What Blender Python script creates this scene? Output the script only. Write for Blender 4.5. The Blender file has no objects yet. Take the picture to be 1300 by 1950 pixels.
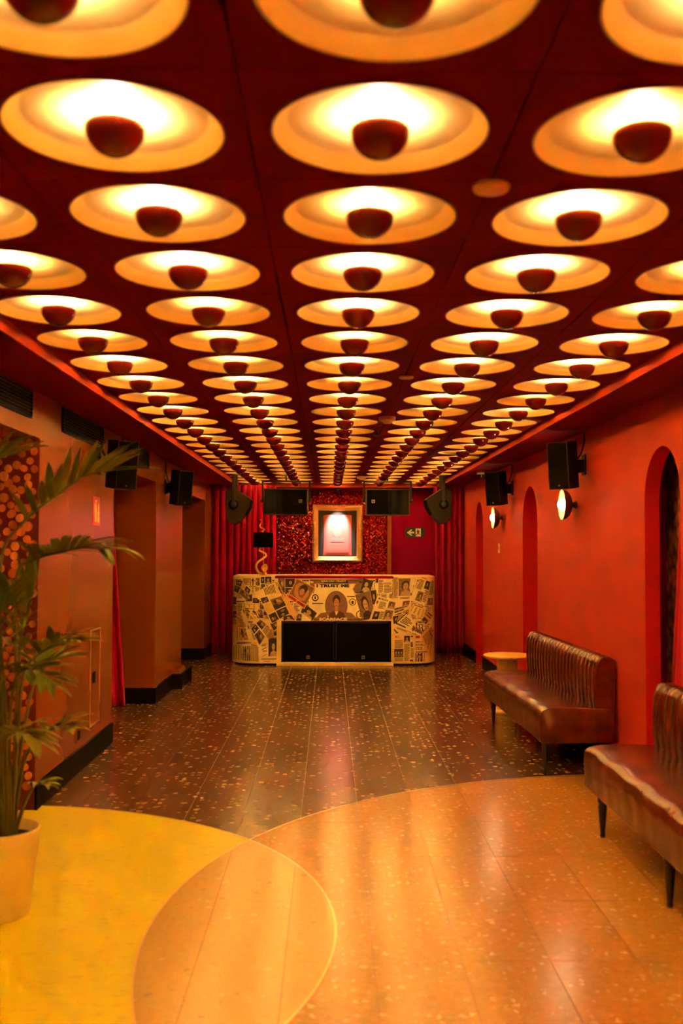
import bpy, math, random
import numpy as np
from mathutils import Vector, Matrix
random.seed(7)
sc = bpy.context.scene
col = sc.collection
PI = math.pi
# ------------------------------------------------------------------ camera
F = 1900.0                       # focal length in pixels of the 1300 wide frame
YAW, PITCH, ROLL = math.atan(36 / F), math.atan(67 / F), 0.0034
EYE = Vector((0, 0, 1.55))
fw = Vector((math.sin(YAW) * math.cos(PITCH), math.cos(YAW) * math.cos(PITCH), math.sin(PITCH)))
rt = Vector((math.cos(YAW), -math.sin(YAW), 0)); up = rt.cross(fw)
rt, up = math.cos(ROLL) * rt + math.sin(ROLL) * up, -math.sin(ROLL) * rt + math.cos(ROLL) * up
cam = bpy.data.cameras.new('camera'); camo = bpy.data.objects.new('camera', cam); col.objects.link(camo)
cam.sensor_fit = 'HORIZONTAL'; cam.sensor_width = 24; cam.lens = F / 1300 * 24
cam.shift_x = -14 / 1300
cam.clip_start = 0.02; cam.clip_end = 60
camo.matrix_world = Matrix(((rt.x, up.x, -fw.x, EYE.x), (rt.y, up.y, -fw.y, EYE.y), (rt.z, up.z, -fw.z, EYE.z), (0, 0, 0, 1)))
cam.dof.use_dof = True; cam.dof.focus_distance = 12.0; cam.dof.aperture_fstop = 2.4
sc.camera = camo
# ------------------------------------------------------------------ world, exposure
w = bpy.data.worlds.new('world'); sc.world = w; w.use_nodes = True
w.node_tree.nodes['Background'].inputs[0].default_value = (0, 0, 0, 1)
sc.view_settings.view_transform = 'Standard'; sc.view_settings.look = 'None'
sc.view_settings.gamma = 1; sc.view_settings.use_curve_mapping = False
sc.view_settings.exposure = 0.0
sc.cycles.use_adaptive_sampling = False; sc.cycles.max_bounces = 9; sc.cycles.diffuse_bounces = 6; sc.cycles.glossy_bounces = 4; sc.cycles.use_guiding = True; sc.cycles.use_surface_guiding = True; sc.cycles.guiding_training_samples = 64
sc.cycles.sample_clamp_indirect = 100; sc.cycles.sample_clamp_direct = 0; sc.cycles.caustics_reflective = False; sc.cycles.caustics_refractive = False
BULB = 410.0                      # ceiling bulbs
BULB_COL = (1.0, 1.0, 0.72)
SCONCE = 130.0                   # wall lamp globes
SCONCE_COL = (1.0, 0.74, 0.36)
PICTURE_W = 230.0                 # picture spotlight, watts

# a pixel of the photograph to a point of the room, on a plane of known depth or height
def ray(x, y):
    x, y = float(x), float(y); return fw + (x - 664) / F * rt - (y - 975) / F * up
def on(x, y, ax, v):
    d = ray(x, y); return EYE + d * ((v - EYE[ax]) / d[ax])
def aX(x, y, v): return on(x, y, 0, v)
def aY(x, y, v): return on(x, y, 1, v)
def aZ(x, y, v=0): return on(x, y, 2, v)

# ------------------------------------------------------------------ materials
def nodes(m): return m.node_tree.nodes, m.node_tree.links
def mat(name, c, rough=.5, metal=0, spec=.5, emit=None, es=1, noise=0, nscale=8, coat=0, bump=0, bscale=60, sheen=0, stretch=None):
    m = bpy.data.materials.new(name); m.use_nodes = True
    n, l = nodes(m); b = n['Principled BSDF']
    b.inputs['Base Color'].default_value = (*c, 1); b.inputs['Roughness'].default_value = rough
    b.inputs['Metallic'].default_value = metal; b.inputs['Specular IOR Level'].default_value = spec
    b.inputs['Coat Weight'].default_value = coat; b.inputs['Coat Roughness'].default_value = .12
    b.inputs['Sheen Weight'].default_value = sheen
    if emit: b.inputs['Emission Color'].default_value = (*emit, 1); b.inputs['Emission Strength'].default_value = es
    if noise or bump:
        g = n.new('ShaderNodeNewGeometry'); mp = n.new('ShaderNodeMapping'); l.new(g.outputs['Position'], mp.inputs[0])
        if stretch: mp.inputs['Scale'].default_value = stretch
    if noise:
        t = n.new('ShaderNodeTexNoise'); t.inputs['Scale'].default_value = nscale; t.inputs['Detail'].default_value = 6
        l.new(mp.outputs[0], t.inputs['Vector'])
        r = n.new('ShaderNodeMapRange'); r.inputs['From Min'].default_value = .3; r.inputs['From Max'].default_value = .7
        r.inputs['To Min'].default_value = 1 - noise; r.inputs['To Max'].default_value = 1 + noise
        l.new(t.outputs[0], r.inputs[0])
        h = n.new('ShaderNodeHueSaturation'); h.inputs['Color'].default_value = (*c, 1)
        l.new(r.outputs[0], h.inputs['Value']); l.new(h.outputs[0], b.inputs['Base Color'])
    if bump:
        t2 = n.new('ShaderNodeTexNoise'); t2.inputs['Scale'].default_value = bscale; t2.inputs['Detail'].default_value = 4
        l.new(mp.outputs[0], t2.inputs['Vector'])
        bp = n.new('ShaderNodeBump'); bp.inputs['Strength'].default_value = bump; bp.inputs['Distance'].default_value = .01
        l.new(t2.outputs[0], bp.inputs['Height']); l.new(bp.outputs[0], b.inputs['Normal'])
    return m
def mixrgb(n, l, fac, a, b_):
    x = n.new('ShaderNodeMix'); x.data_type = 'RGBA'
    if hasattr(fac, 'links') or hasattr(fac, 'node'): l.new(fac, x.inputs[0])
    else: x.inputs[0].default_value = fac
    for s, v in ((6, a), (7, b_)):
        if hasattr(v, 'node'): l.new(v, x.inputs[s])
        else: x.inputs[s].default_value = (*v, 1)
    return x.outputs[2]
def terrazzo(name, base, chip, rough, scale, dens, size, cloud=.25, small=None):
    m = mat(name, base, rough, 0, .5); n, l = nodes(m); b = n['Principled BSDF']
    g = n.new('ShaderNodeNewGeometry')
    dn = n.new('ShaderNodeTexNoise'); dn.inputs['Scale'].default_value = 38; l.new(g.outputs['Position'], dn.inputs['Vector'])
    va = n.new('ShaderNodeVectorMath'); va.operation = 'MULTIPLY_ADD'; l.new(dn.outputs['Color'], va.inputs[0])
    va.inputs[1].default_value = (.05,) * 3; l.new(g.outputs['Position'], va.inputs[2])
    def chips(sc_, dens_, size_):
        v = n.new('ShaderNodeTexVoronoi'); v.voronoi_dimensions = '2D'; v.inputs['Scale'].default_value = sc_; l.new(va.outputs[0], v.inputs['Vector'])
        wn = n.new('ShaderNodeSeparateColor'); l.new(v.outputs['Color'], wn.inputs[0])
        a = n.new('ShaderNodeMath'); a.operation = 'LESS_THAN'; l.new(wn.outputs[0], a.inputs[0]); a.inputs[1].default_value = dens_
        s = n.new('ShaderNodeMath'); s.operation = 'MULTIPLY_ADD'; l.new(wn.outputs[1], s.inputs[0]); s.inputs[1].default_value = size_; s.inputs[2].default_value = size_ * .35
        c = n.new('ShaderNodeMath'); c.operation = 'LESS_THAN'; l.new(v.outputs['Distance'], c.inputs[0]); l.new(s.outputs[0], c.inputs[1])
        k = n.new('ShaderNodeMath'); k.operation = 'MULTIPLY'; l.new(a.outputs[0], k.inputs[0]); l.new(c.outputs[0], k.inputs[1])
        return k.outputs[0], wn.outputs[2]
    cl = n.new('ShaderNodeTexNoise'); cl.inputs['Scale'].default_value = 30; cl.inputs['Detail'].default_value = 8; l.new(g.outputs['Position'], cl.inputs['Vector'])
    b0 = mixrgb(n, l, cl.outputs[0], tuple(x * (1 - cloud) for x in base), tuple(x * (1 + cloud) for x in base))
    k, rnd = chips(scale, dens, size)
    cc = mixrgb(n, l, rnd, tuple(x * .55 for x in chip), chip)
    out = mixrgb(n, l, k, b0, cc)
    if small:
        k2, r2 = chips(scale * 2.6, small, size * .9)
        out = mixrgb(n, l, k2, out, tuple(x * .6 for x in chip))
    l.new(out, b.inputs['Base Color'])
    return m
M = {}
M['ceiling'] = mat('ceiling_fabric', (.20, .007, .007), .85, spec=.05, noise=.12, nscale=60)
M['soffit'] = mat('soffit_paint', (.19, .003, .005), .8, spec=.08)
M['litedge'] = mat('soffit_edge_painted_light', (.50, .050, .014), .6, spec=.15)  # soffit edge tone lightened to stand in for lamplight on it
M['redwall'] = mat('red_orange_paint', (.47, .034, .011), .6, spec=.2, noise=.08, nscale=3, bump=.08, bscale=120)
M['jamb'] = mat('deep_red_paint', (.52, .010, .014), .6, spec=.15)
M['magenta'] = mat('magenta_paint', (.30, .001, .06), .7, spec=.06)
M['brown'] = mat('glossy_ochre_paint', (.255, .057, .004), .26, spec=.6, noise=.05, nscale=1.2)
M['black'] = mat('black_paint', (.006, .004, .003), .65, spec=.12)
M['blackmatte'] = mat('black_grille_cloth', (.004, .003, .002), .9, spec=.08)
M['spk'] = mat('black_speaker_cabinet', (.008, .006, .004), .6, spec=.2, bump=.1, bscale=300)
M['spkedge'] = mat('dark_brown_metal', (.10, .06, .03), .4, .6)
M['steel'] = mat('dark_steel', (.05, .04, .035), .35, .8)
M['badge'] = mat('badge_print', (.55, .38, .2), .5)
M['dish'] = mat('cream_enamel', (.90, .62, .22), .42, spec=.4)
M['dishback'] = mat('maroon_enamel', (.16, .008, .008), .4)
M['cup'] = mat('maroon_lacquer', (.17, .007, .009), .12, spec=.6, coat=.6)
M['bulb'] = mat('bulb_glass', (1, .9, .7), .4, emit=BULB_COL, es=BULB)
M['bulb_low'] = mat('bulb_glass_dim', (1, .9, .7), .4, emit=(1, .93, .52), es=BULB * .62)
M['bulb_high'] = mat('bulb_glass_bright', (1, .9, .7), .4, emit=(1, 1.0, .70), es=BULB * 1.35)
M['globe'] = mat('opal_globe', (1, .95, .85), .4, emit=SCONCE_COL, es=SCONCE)
M['bowl'] = mat('smoked_metal_bowl', (.16, .09, .075), .35, .4)
M['bowlin'] = mat('brass_bowl_inside', (.45, .24, .05), .5, .3)
M['white'] = mat('cream_plastic', (.80, .62, .38), .45)
M['plate'] = mat('peach_plastic', (.95, .62, .30), .5)
M['tdark'] = terrazzo('dark_terrazzo', (.125, .060, .030), (.85, .50, .18), .22, 21, .27, .29, .3)
M['torange'] = terrazzo('orange_terrazzo', (.49, .26, .055), (.78, .52, .20), .22, 26, .4, .22, .25, .35)
M['tlens'] = terrazzo('peach_terrazzo', (.64, .46, .17), (.80, .62, .30), .22, 20, .25, .2, .12, .15)
M['grout'] = mat('pale_grout', (.50, .34, .18), .6)
M['groutd'] = mat('brown_grout', (.30, .12, .04), .6)
M['brass'] = mat('brass_strip', (.85, .58, .25), .3, .7)
m = mat('yellow_linoleum', (.80, .74, .005), .32); n, l = nodes(m); M['yellow'] = m
g = n.new('ShaderNodeNewGeometry'); mp = n.new('ShaderNodeMapping'); mp.inputs['Scale'].default_value = (9, 26, 1); mp.inputs['Rotation'].default_value = (0, 0, .25)
l.new(g.outputs['Position'], mp.inputs[0]); t = n.new('ShaderNodeTexNoise'); t.inputs['Scale'].default_value = 1.3; t.inputs['Detail'].default_value = 9; t.inputs['Roughness'].default_value = .7
l.new(mp.outputs[0], t.inputs['Vector']); r = n.new('ShaderNodeMapRange'); r.inputs['From Min'].default_value = .56; r.inputs['From Max'].default_value = .74; l.new(t.outputs[0], r.inputs[0])
l.new(mixrgb(n, l, r.outputs[0], (.80, .74, .005), (.56, .36, .004)), n['Principled BSDF'].inputs['Base Color'])
M['leather'] = mat('brown_leather', (.10, .014, .004), .25, spec=.5, noise=.35, nscale=9, bump=.25, bscale=14)
M['wood'] = mat('dark_leg_wood', (.030, .014, .008), .35)
M['velvet'] = mat('crimson_velvet', (.46, .0015, .05), .9, spec=.08, sheen=.1, noise=.1, nscale=20)
M['stone'] = terrazzo('yellow_stone', (.88, .58, .07), (.9, .6, .2), .35, 60, .3, .3, .25)
M['pot'] = mat('cream_pot', (.97, .78, .30), .5, noise=.06, nscale=9)
M['soil'] = mat('soil', (.02, .012, .007), .95, bump=.8, bscale=80)
def leafmat(name, a, b_):
    m = mat(name, a, .45, spec=.25); n, l = nodes(m); g = n.new('ShaderNodeNewGeometry')
    t = n.new('ShaderNodeTexNoise'); t.inputs['Scale'].default_value = 5; l.new(g.outputs['Position'], t.inputs['Vector'])
    l.new(mixrgb(n, l, t.outputs[0], a, b_), n['Principled BSDF'].inputs['Base Color'])
    return m
M['leaf'] = leafmat('palm_green', (.060, .115, .006), (.17, .20, .012))
M['leaf2'] = leafmat('palm_olive', (.15, .18, .010), (.36, .31, .03))
M['stem'] = mat('palm_stem', (.16, .15, .035), .5)
M['gold'] = mat('gilded_plaster', (.80, .50, .20), .36, .55, bump=.5, bscale=90)
M['goldleaf'] = mat('gold_metal', (.92, .55, .10), .28, .6)
M['mount'] = mat('black_mount', (.030, .020, .022), .8)
M['shirt'] = mat('red_shirt_cotton', (.62, .13, .12), .85, bump=.1, bscale=40)
M['paper'] = mat('newsprint', (.92, .74, .30), .6, noise=.14, nscale=7)
M['paper2'] = mat('newsprint_white', (.95, .86, .52), .6, noise=.10, nscale=9)
M['paper3'] = mat('newsprint_orange', (.90, .58, .16), .6, noise=.12, nscale=9)
M['ink'] = mat('ink', (.020, .013, .010), .6)
M['grey'] = mat('ink_grey', (.17, .105, .05), .6)
M['pdark'] = mat('photo_dark', (.050, .032, .022), .5, noise=.4, nscale=40)
M['pmid'] = mat('photo_mid', (.26, .16, .08), .5, noise=.35, nscale=45)
M['plight'] = mat('photo_light', (.60, .42, .20), .5, noise=.15, nscale=45)
M['predc'] = mat('print_red', (.65, .05, .02), .5)
M['skin'] = mat('photo_skin', (.66, .30, .12), .5, noise=.12, nscale=60)
M['jacket'] = mat('photo_jacket', (.14, .055, .045), .5, noise=.2, nscale=60)
M['backdrop'] = mat('photo_backdrop', (.30, .17, .11), .5, noise=.15, nscale=30)
M['green'] = mat('exit_green', (.004, .075, .035), .5)
M['signwhite'] = mat('sign_white', (.80, .66, .50), .5)
M['firered'] = mat('fire_red', (.60, .010, .012), .4)
M['signyellow'] = mat('sign_cream', (.88, .62, .22), .5)
M['wpbase'] = mat('wallpaper_maroon', (.15, .008, .006), .6)
for i, c in enumerate([(.60, .17, .035), (.48, .12, .024), (.70, .24, .06)]):
    M['wpdot%d' % i] = mat('wallpaper_disc_%d' % i, c, .6, noise=.35, nscale=30, stretch=(1, 1, .25))
m = mat('floral_wallpaper', (.1, .02, .01), .7); n, l = nodes(m); M['floral'] = m
g = n.new('ShaderNodeNewGeometry'); v = n.new('ShaderNodeTexVoronoi'); v.inputs['Scale'].default_value = 13; l.new(g.outputs['Position'], v.inputs['Vector'])
t = n.new('ShaderNodeTexNoise'); t.inputs['Scale'].default_value = 14; t.inputs['Detail'].default_value = 5; l.new(g.outputs['Position'], t.inputs['Vector'])
mm = n.new('ShaderNodeMath'); mm.operation = 'MULTIPLY'; l.new(v.outputs['Distance'], mm.inputs[0]); l.new(t.outputs[0], mm.inputs[1])
r = n.new('ShaderNodeMapRange'); r.inputs['From Min'].default_value = .12; r.inputs['From Max'].default_value = .34; l.new(mm.outputs[0], r.inputs[0])
l.new(mixrgb(n, l, r.outputs[0], (.60, .19, .08), (.13, .032, .016)), n['Principled BSDF'].inputs['Base Color'])
# glitter: fine mirror flakes, each with its own tilt
m = mat('red_glitter', (.50, .012, .010), .25, .85); n, l = nodes(m); M['glitter'] = m
g = n.new('ShaderNodeNewGeometry'); v = n.new('ShaderNodeTexVoronoi'); v.inputs['Scale'].default_value = 58; l.new(g.outputs['Position'], v.inputs['Vector'])
s1 = n.new('ShaderNodeVectorMath'); s1.operation = 'SUBTRACT'; l.new(v.outputs['Color'], s1.inputs[0]); s1.inputs[1].default_value = (.5, .5, .5)
s2 = n.new('ShaderNodeVectorMath'); s2.operation = 'MULTIPLY_ADD'; l.new(s1.outputs[0], s2.inputs[0]); s2.inputs[1].default_value = (1.5,) * 3; l.new(g.outputs['Normal'], s2.inputs[2])
s3 = n.new('ShaderNodeVectorMath'); s3.operation = 'NORMALIZE'; l.new(s2.outputs[0], s3.inputs[0]); l.new(s3.outputs[0], n['Principled BSDF'].inputs['Normal'])
sx = n.new('ShaderNodeSeparateColor'); l.new(v.outputs['Color'], sx.inputs[0])
gt = n.new('ShaderNodeMath'); gt.operation = 'GREATER_THAN'; l.new(sx.outputs[0], gt.inputs[0]); gt.inputs[1].default_value = .90
l.new(mixrgb(n, l, gt.outputs[0], (.42, .010, .010), (.95, .55, .42)), n['Principled BSDF'].inputs['Base Color'])

# ------------------------------------------------------------------ mesh building
def tag(o, label=None, cat=None, group=None, kind=None):
    for k, v in (('label', label), ('category', cat), ('group', group), ('kind', kind)):
        if v: o[k] = v
    return o
def empty(name, loc=(0, 0, 0), **kw):
    o = bpy.data.objects.new(name, None); col.objects.link(o); o.location = loc; o.empty_display_size = .1
    return tag(o, **kw)
class MB:
    def __init__(s): s.v = []; s.f = []; s.m = []; s.sm = []
    def add(s, vs, fs, mi=0, smooth=False):
        b = len(s.v); s.v += [tuple(p) for p in vs]
        for f in fs: s.f.append([b + i for i in f]); s.m.append(mi); s.sm.append(smooth)
        return s
    def box(s, x0, x1, y0, y1, z0, z1, mi=0, T=None):
        vs = [(x, y, z) for x in (x0, x1) for y in (y0, y1) for z in (z0, z1)]
        if T: vs = [T @ Vector(p) for p in vs]
        return s.add(vs, [(0, 1, 3, 2), (4, 6, 7, 5), (0, 4, 5, 1), (2, 3, 7, 6), (0, 2, 6, 4), (1, 5, 7, 3)], mi)
    def lathe(s, prof, T=None, n=32, mi=0, smooth=True, mis=None):
        T = T or Matrix(); vs = []; fs = []
        for (r, z) in prof:
            for k in range(n):
                a = 2 * PI * k / n; vs.append(T @ Vector((r * math.cos(a), r * math.sin(a), z)))
        b = len(s.v); s.v += [tuple(p) for p in vs]
        for i in range(len(prof) - 1):
            for k in range(n):
                k2 = (k + 1) % n
                s.f.append([b + i * n + k, b + i * n + k2, b + (i + 1) * n + k2, b + (i + 1) * n + k]); s.m.append(mis[i] if mis else mi); s.sm.append(smooth)
        return s
    def tube(s, path, rad, n=10, mi=0, cap=True):
        P = [Vector(p) for p in path]; N = len(P)
        if not hasattr(rad, '__len__'): rad = [rad] * N
        u = None; b = len(s.v)
        for i in range(N):
            t = (P[min(i + 1, N - 1)] - P[max(i - 1, 0)]).normalized()
            if u is None: u = t.orthogonal().normalized()
            else: u = (u - t * u.dot(t)).normalized()
            w_ = t.cross(u)
            for k in range(n):
                a = 2 * PI * k / n; s.v.append(tuple(P[i] + rad[i] * (math.cos(a) * u + math.sin(a) * w_)))
        for i in range(N - 1):
            for k in range(n):
                k2 = (k + 1) % n; s.f.append([b + i * n + k, b + i * n + k2, b + (i + 1) * n + k2, b + (i + 1) * n + k]); s.m.append(mi); s.sm.append(True)
        if cap:
            s.f.append([b + k for k in range(n)][::-1]); s.m.append(mi); s.sm.append(False)
            s.f.append([b + (N - 1) * n + k for k in range(n)]); s.m.append(mi); s.sm.append(False)
        return s
    def grid(s, fn, nu, nv, mi=0, smooth=True):
        vs = [fn(i / nu, j / nv) for i in range(nu + 1) for j in range(nv + 1)]
        return s.add(vs, [(i * (nv + 1) + j, (i + 1) * (nv + 1) + j, (i + 1) * (nv + 1) + j + 1, i * (nv + 1) + j + 1) for i in range(nu) for j in range(nv)], mi, smooth)
    def prism(s, pts, d, mi=0):          # a polygon of 3D points pushed along d
        n_ = len(pts); d = Vector(d); a = [Vector(p) for p in pts]
        vs = a + [p + d for p in a]
        return s.add(vs, [list(range(n_))[::-1], [n_ + i for i in range(n_)]] + [[i, (i + 1) % n_, n_ + (i + 1) % n_, n_ + i] for i in range(n_)], mi)
    def build(s, name, mats, parent=None, bev=0, seg=2, subd=0, fixn=True, **kw):
        off = parent_loc(parent) if parent else Vector((0, 0, 0))
        me = bpy.data.meshes.new(name)
        me.from_pydata([tuple(Vector(p) - off) for p in s.v], [], s.f)
        if not isinstance(mats, (list, tuple)): mats = [mats]
        for q in mats: me.materials.append(M[q] if isinstance(q, str) else q)
        me.polygons.foreach_set('material_index', s.m); me.polygons.foreach_set('use_smooth', s.sm)
        if fixn:
            import bmesh
            bm = bmesh.new(); bm.from_mesh(me); bmesh.ops.recalc_face_normals(bm, faces=bm.faces); bm.to_mesh(me); bm.free()
        me.update()
        o = bpy.data.objects.new(name, me); col.objects.link(o)
        if parent: o.parent = parent
        if bev:
            b = o.modifiers.new('bevel', 'BEVEL'); b.width = bev; b.segments = seg; b.limit_method = 'ANGLE'; b.angle_limit = .6; b.harden_normals = False
        if subd:
            b = o.modifiers.new('subdivision', 'SUBSURF'); b.levels = subd; b.render_levels = subd
        return tag(o, **kw)
def parent_loc(p):
    v = Vector((0, 0, 0))
    while p: v += p.location; p = p.parent
    return v
def copy_tree(o, parent=None):
    c = o.copy(); col.objects.link(c); c.parent = parent
    for ch in list(o.children): copy_tree(ch, c)
    return c
def Tm(loc, rz=0, rx=0, ry=0): return Matrix.Translation(loc) @ Matrix.Rotation(rz, 4, 'Z') @ Matrix.Rotation(ry, 4, 'Y') @ Matrix.Rotation(rx, 4, 'X')
def text2d(s, bold=0):
    cu = bpy.data.curves.new('t', 'FONT'); cu.body = s; cu.resolution_u = 2; cu.offset = bold
    o = bpy.data.objects.new('t', cu); me = o.to_mesh()
    vs = np.array([v.co[:2] for v in me.vertices]); fs = [list(p.vertices) for p in me.polygons]
    o.to_mesh_clear(); bpy.data.objects.remove(o); bpy.data.curves.remove(cu)
    lo, hi = vs.min(0), vs.max(0); vs = (vs - lo) / (hi - lo); vs[:, 1] = 1 - vs[:, 1]
    return [tuple(map(float, a)) for a in vs], fs

# ------------------------------------------------------------------ the room
XL, XR = -1.725, 1.975
Y0, YB = -3.1, 15.45
SOF, CEIL, RIM = 2.455, 2.585, 2.507
TB = RIM + .004                  # underside of the ceiling tiles
# ---- floor: grout bed, tiles, yellow inlay, brass strips
floor = MB().box(-2.75, 2.75, Y0, YB + .1, -.12, -.004).build('floor', 'grout', kind='structure')
OC, OR_ = (2.068, 4.057), 2.797
YC, YR = (-1.932, 4.091), 1.962
def circ(c, r, n=256): return [(c[0] + r * math.cos(2 * PI * k / n), c[1] + r * math.sin(2 * PI * k / n)) for k in range(n)]
def clip(poly, conv):
    out = poly
    for i in range(len(conv)):
        a, b = conv[i], conv[(i + 1) % len(conv)]
        inp, out = out, []
        if not inp: return []
        sd = lambda p: (b[0] - a[0]) * (p[1] - a[1]) - (b[1] - a[1]) * (p[0] - a[0])
        for j in range(len(inp)):
            p, q = inp[j - 1], inp[j]; dp, dq = sd(p), sd(q)
            if dq >= 0:
                if dp < 0: t_ = dp / (dp - dq); out.append((p[0] + t_ * (q[0] - p[0]), p[1] + t_ * (q[1] - p[1])))
                out.append(q)
            elif dp >= 0:
                t_ = dp / (dp - dq); out.append((p[0] + t_ * (q[0] - p[0]), p[1] + t_ * (q[1] - p[1])))
    return out
def inside(p, c, r): return math.hypot(p[0] - c[0], p[1] - c[1]) < r
Oc, Yc = circ(OC, OR_), circ(YC, YR)
TX, TY, gp = .331, .632, .0016
tile_mesh = None
def flat_piece(name, poly, z, mt, d=.006):
    b = MB().prism([(p[0], p[1], z - d) for p in poly], (0, 0, d)); return b.build(name, mt, floor)
proto = None
xs = [-1.485 + TX * k for k in range(-4, 14)]; ys = [3.788 + TY * k for k in range(-10, 19)]
for x in xs:
    for y in ys:
        if y > YB: continue
        P4 = [(x + gp, y + gp), (x + TX - gp, y + gp), (x + TX - gp, y + TY - gp), (x + gp, y + TY - gp)]
        ino = [inside(p, OC, OR_) for p in P4]; iny = [inside(p, YC, YR) for p in P4]
        if all(iny) and not any(ino): continue
        if not (all(ino) or all(iny)):
            if y + TY > 2.6:
                if proto is None:
                    proto = flat_piece('floor_tile', [(p[0] - x, p[1] - y) for p in P4], 0, 'tdark')
                    proto.location = (x, y, 0)
                else:
                    c = proto.copy(); col.objects.link(c); c.location = (x, y, 0)
            else:
                flat_piece('floor_tile', P4, 0, 'tdark')
        if any(ino) or clip(P4, Oc):
            q = clip(P4, Oc)
            if len(q) > 2:
                if not (all(iny)): flat_piece('orange_tile', q, .0012, 'torange')
                q2 = clip(q, Yc)
                if len(q2) > 2: flat_piece('peach_tile', q2, .0034, 'tlens')
flat_piece('orange_grout', circ(OC, OR_, 128), -.0008, 'groutd', .003)
flat_piece('yellow_inlay', clip(clip(Yc, [(-2.75, Y0), (2, Y0), (2, 9), (-2.75, 9)]), [(-2.75, Y0), (2, Y0), (2, 9), (-2.75, 9)]), .0022, 'yellow', .005)
lens = clip(Yc, Oc); flat_piece('peach_grout', lens, .0028, 'groutd', .001)
def ring(name, c, r, keep):
    b = MB(); n_ = 400; w_ = .004
    for k in range(n_):
        a0, a1 = 2 * PI * k / n_, 2 * PI * (k + 1) / n_
        mid = (c[0] + r * math.cos(a0), c[1] + r * math.sin(a0))
        if not keep(mid): continue
        q = [(c[0] + rr * math.cos(a), c[1] + rr * math.sin(a), .0042) for rr, a in ((r - w_, a0), (r + w_, a0), (r + w_, a1), (r - w_, a1))]
        b.add(q, [(0, 1, 2, 3)])
    return b.build(name, 'brass', floor)
ring('brass_strip', YC, YR, lambda p: p[0] > -2.7)
ring('brass_strip', OC, OR_, lambda p: p[0] < 2.7)

# ---- ceiling
ceiling = MB().box(-2.75, 2.75, Y0, YB + .1, CEIL + .002, CEIL + .1).build('ceiling', 'black', kind='structure')
DX, DY, CX, CY = .611, .594, .112, 2.277
NR = range(-8, 22)
tp = None
for k in range(-2, 3):
    for n_ in NR:
        x, y = CX + DX * k, CY + DY * n_
        if tp is None:
            h = .002
            q = MB(); K = 32; hx, hy = DX / 2 - h, DY / 2 - h; vs = []      # a square panel with a round hole for the dish
            for i in range(K):
                a = 2 * PI * i / K; ca, sa = math.cos(a), math.sin(a); m_ = max(abs(ca), abs(sa)); ox, oy = hx * ca / m_, hy * sa / m_
                vs += [(.2465 * ca, .2465 * sa, TB), (ox * .994, oy * .994, TB), (ox, oy, TB + .003), (ox, oy, TB + .016), (.2465 * ca, .2465 * sa, TB + .016)]
            fs = []
            for i in range(K):
                j = (i + 1) % K
                for c_ in range(5): d_ = (c_ + 1) % 5; fs.append((5 * i + c_, 5 * i + d_, 5 * j + d_, 5 * j + c_))
            tp = q.add(vs, fs).build('ceiling_tile', 'ceiling', ceiling)
            tp.location = (x, y, 0)
        else:
            c = tp.copy(); col.objects.link(c); c.location = (x, y, 0)
MB().box(-2.75, -1.385, Y0, YB + .1, SOF, CEIL).build('soffit', 'soffit', ceiling)
MB().box(1.63, 2.75, Y0, YB + .1, SOF, CEIL).build('soffit', 'soffit', ceiling)
MB().box(-1.385, 1.63, 15.06, YB + .1, SOF, CEIL).build('soffit', 'soffit', ceiling)
MB().box(-1.385, 1.63, Y0, Y0 + .1, SOF, CEIL).build('soffit', 'soffit', ceiling)

for bx in ((-1.385, -1.379, Y0, 15.06), (1.624, 1.63, Y0, 15.06), (-1.385, 1.63, 15.054, 15.06)):
    MB().box(*bx, SOF - .001, TB + .004).build('soffit_lit_strip', 'litedge', ceiling)  # added strip, its brighter colour stands for light spilling on the soffit edge
# ---- left wall: blocks, bays between, header over all
A0, A1, B0, B1, C0 = 5.955, 7.99, 9.95, 11.70, 13.80
HD = 2.19
b = MB()
b.box(-2.75, XL, Y0, 3.3, 0, HD).box(-2.75, XL, A0, A1, 0, HD).box(-2.75, XL, B0, B1, 0, HD).box(-2.75, XL, C0, YB, 0, HD)
b.box(-2.75, XL, Y0, YB, HD, SOF)
b.box(-2.85, -2.62, Y0, YB, 0, SOF)
wall_left = b.build('wall_left', 'brown', kind='structure')
bb = empty('baseboard_left', kind='structure')
e, H_ = .014, .155
for y0, y1 in ((Y0, 3.3), (A0, A1), (B0, B1), (C0, 14.9)):
    q = MB().box(XL, XL + e, y0 - e, y1 + e, 0, H_)
    if y0 != A0 and y0 > 0: q.box(-2.62, XL, y0 - e, y0, 0, H_)
    q.box(-2.62, XL, y1, y1 + e, 0, H_)
    q.build('baseboard_length', 'black', bb)
for y0, y1 in ((3.3, A0), (A1, B0), (B1, C0)): MB().box(-2.62, -2.62 + e, y0, y1, 0, H_).build('baseboard_length', 'black', bb)
MB().box(XL, -1.60, 10.95, B1 + e, 0, .165).build('baseboard_step', 'black', bb, bev=.004)
MB().prism([(XL, 11.0, .165), (-1.625, 11.0, .165), (-1.65, 11.0, .205), (XL, 11.0, .235)], (0, .42, 0)).build('baseboard_cap', 'brown', bb)
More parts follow.
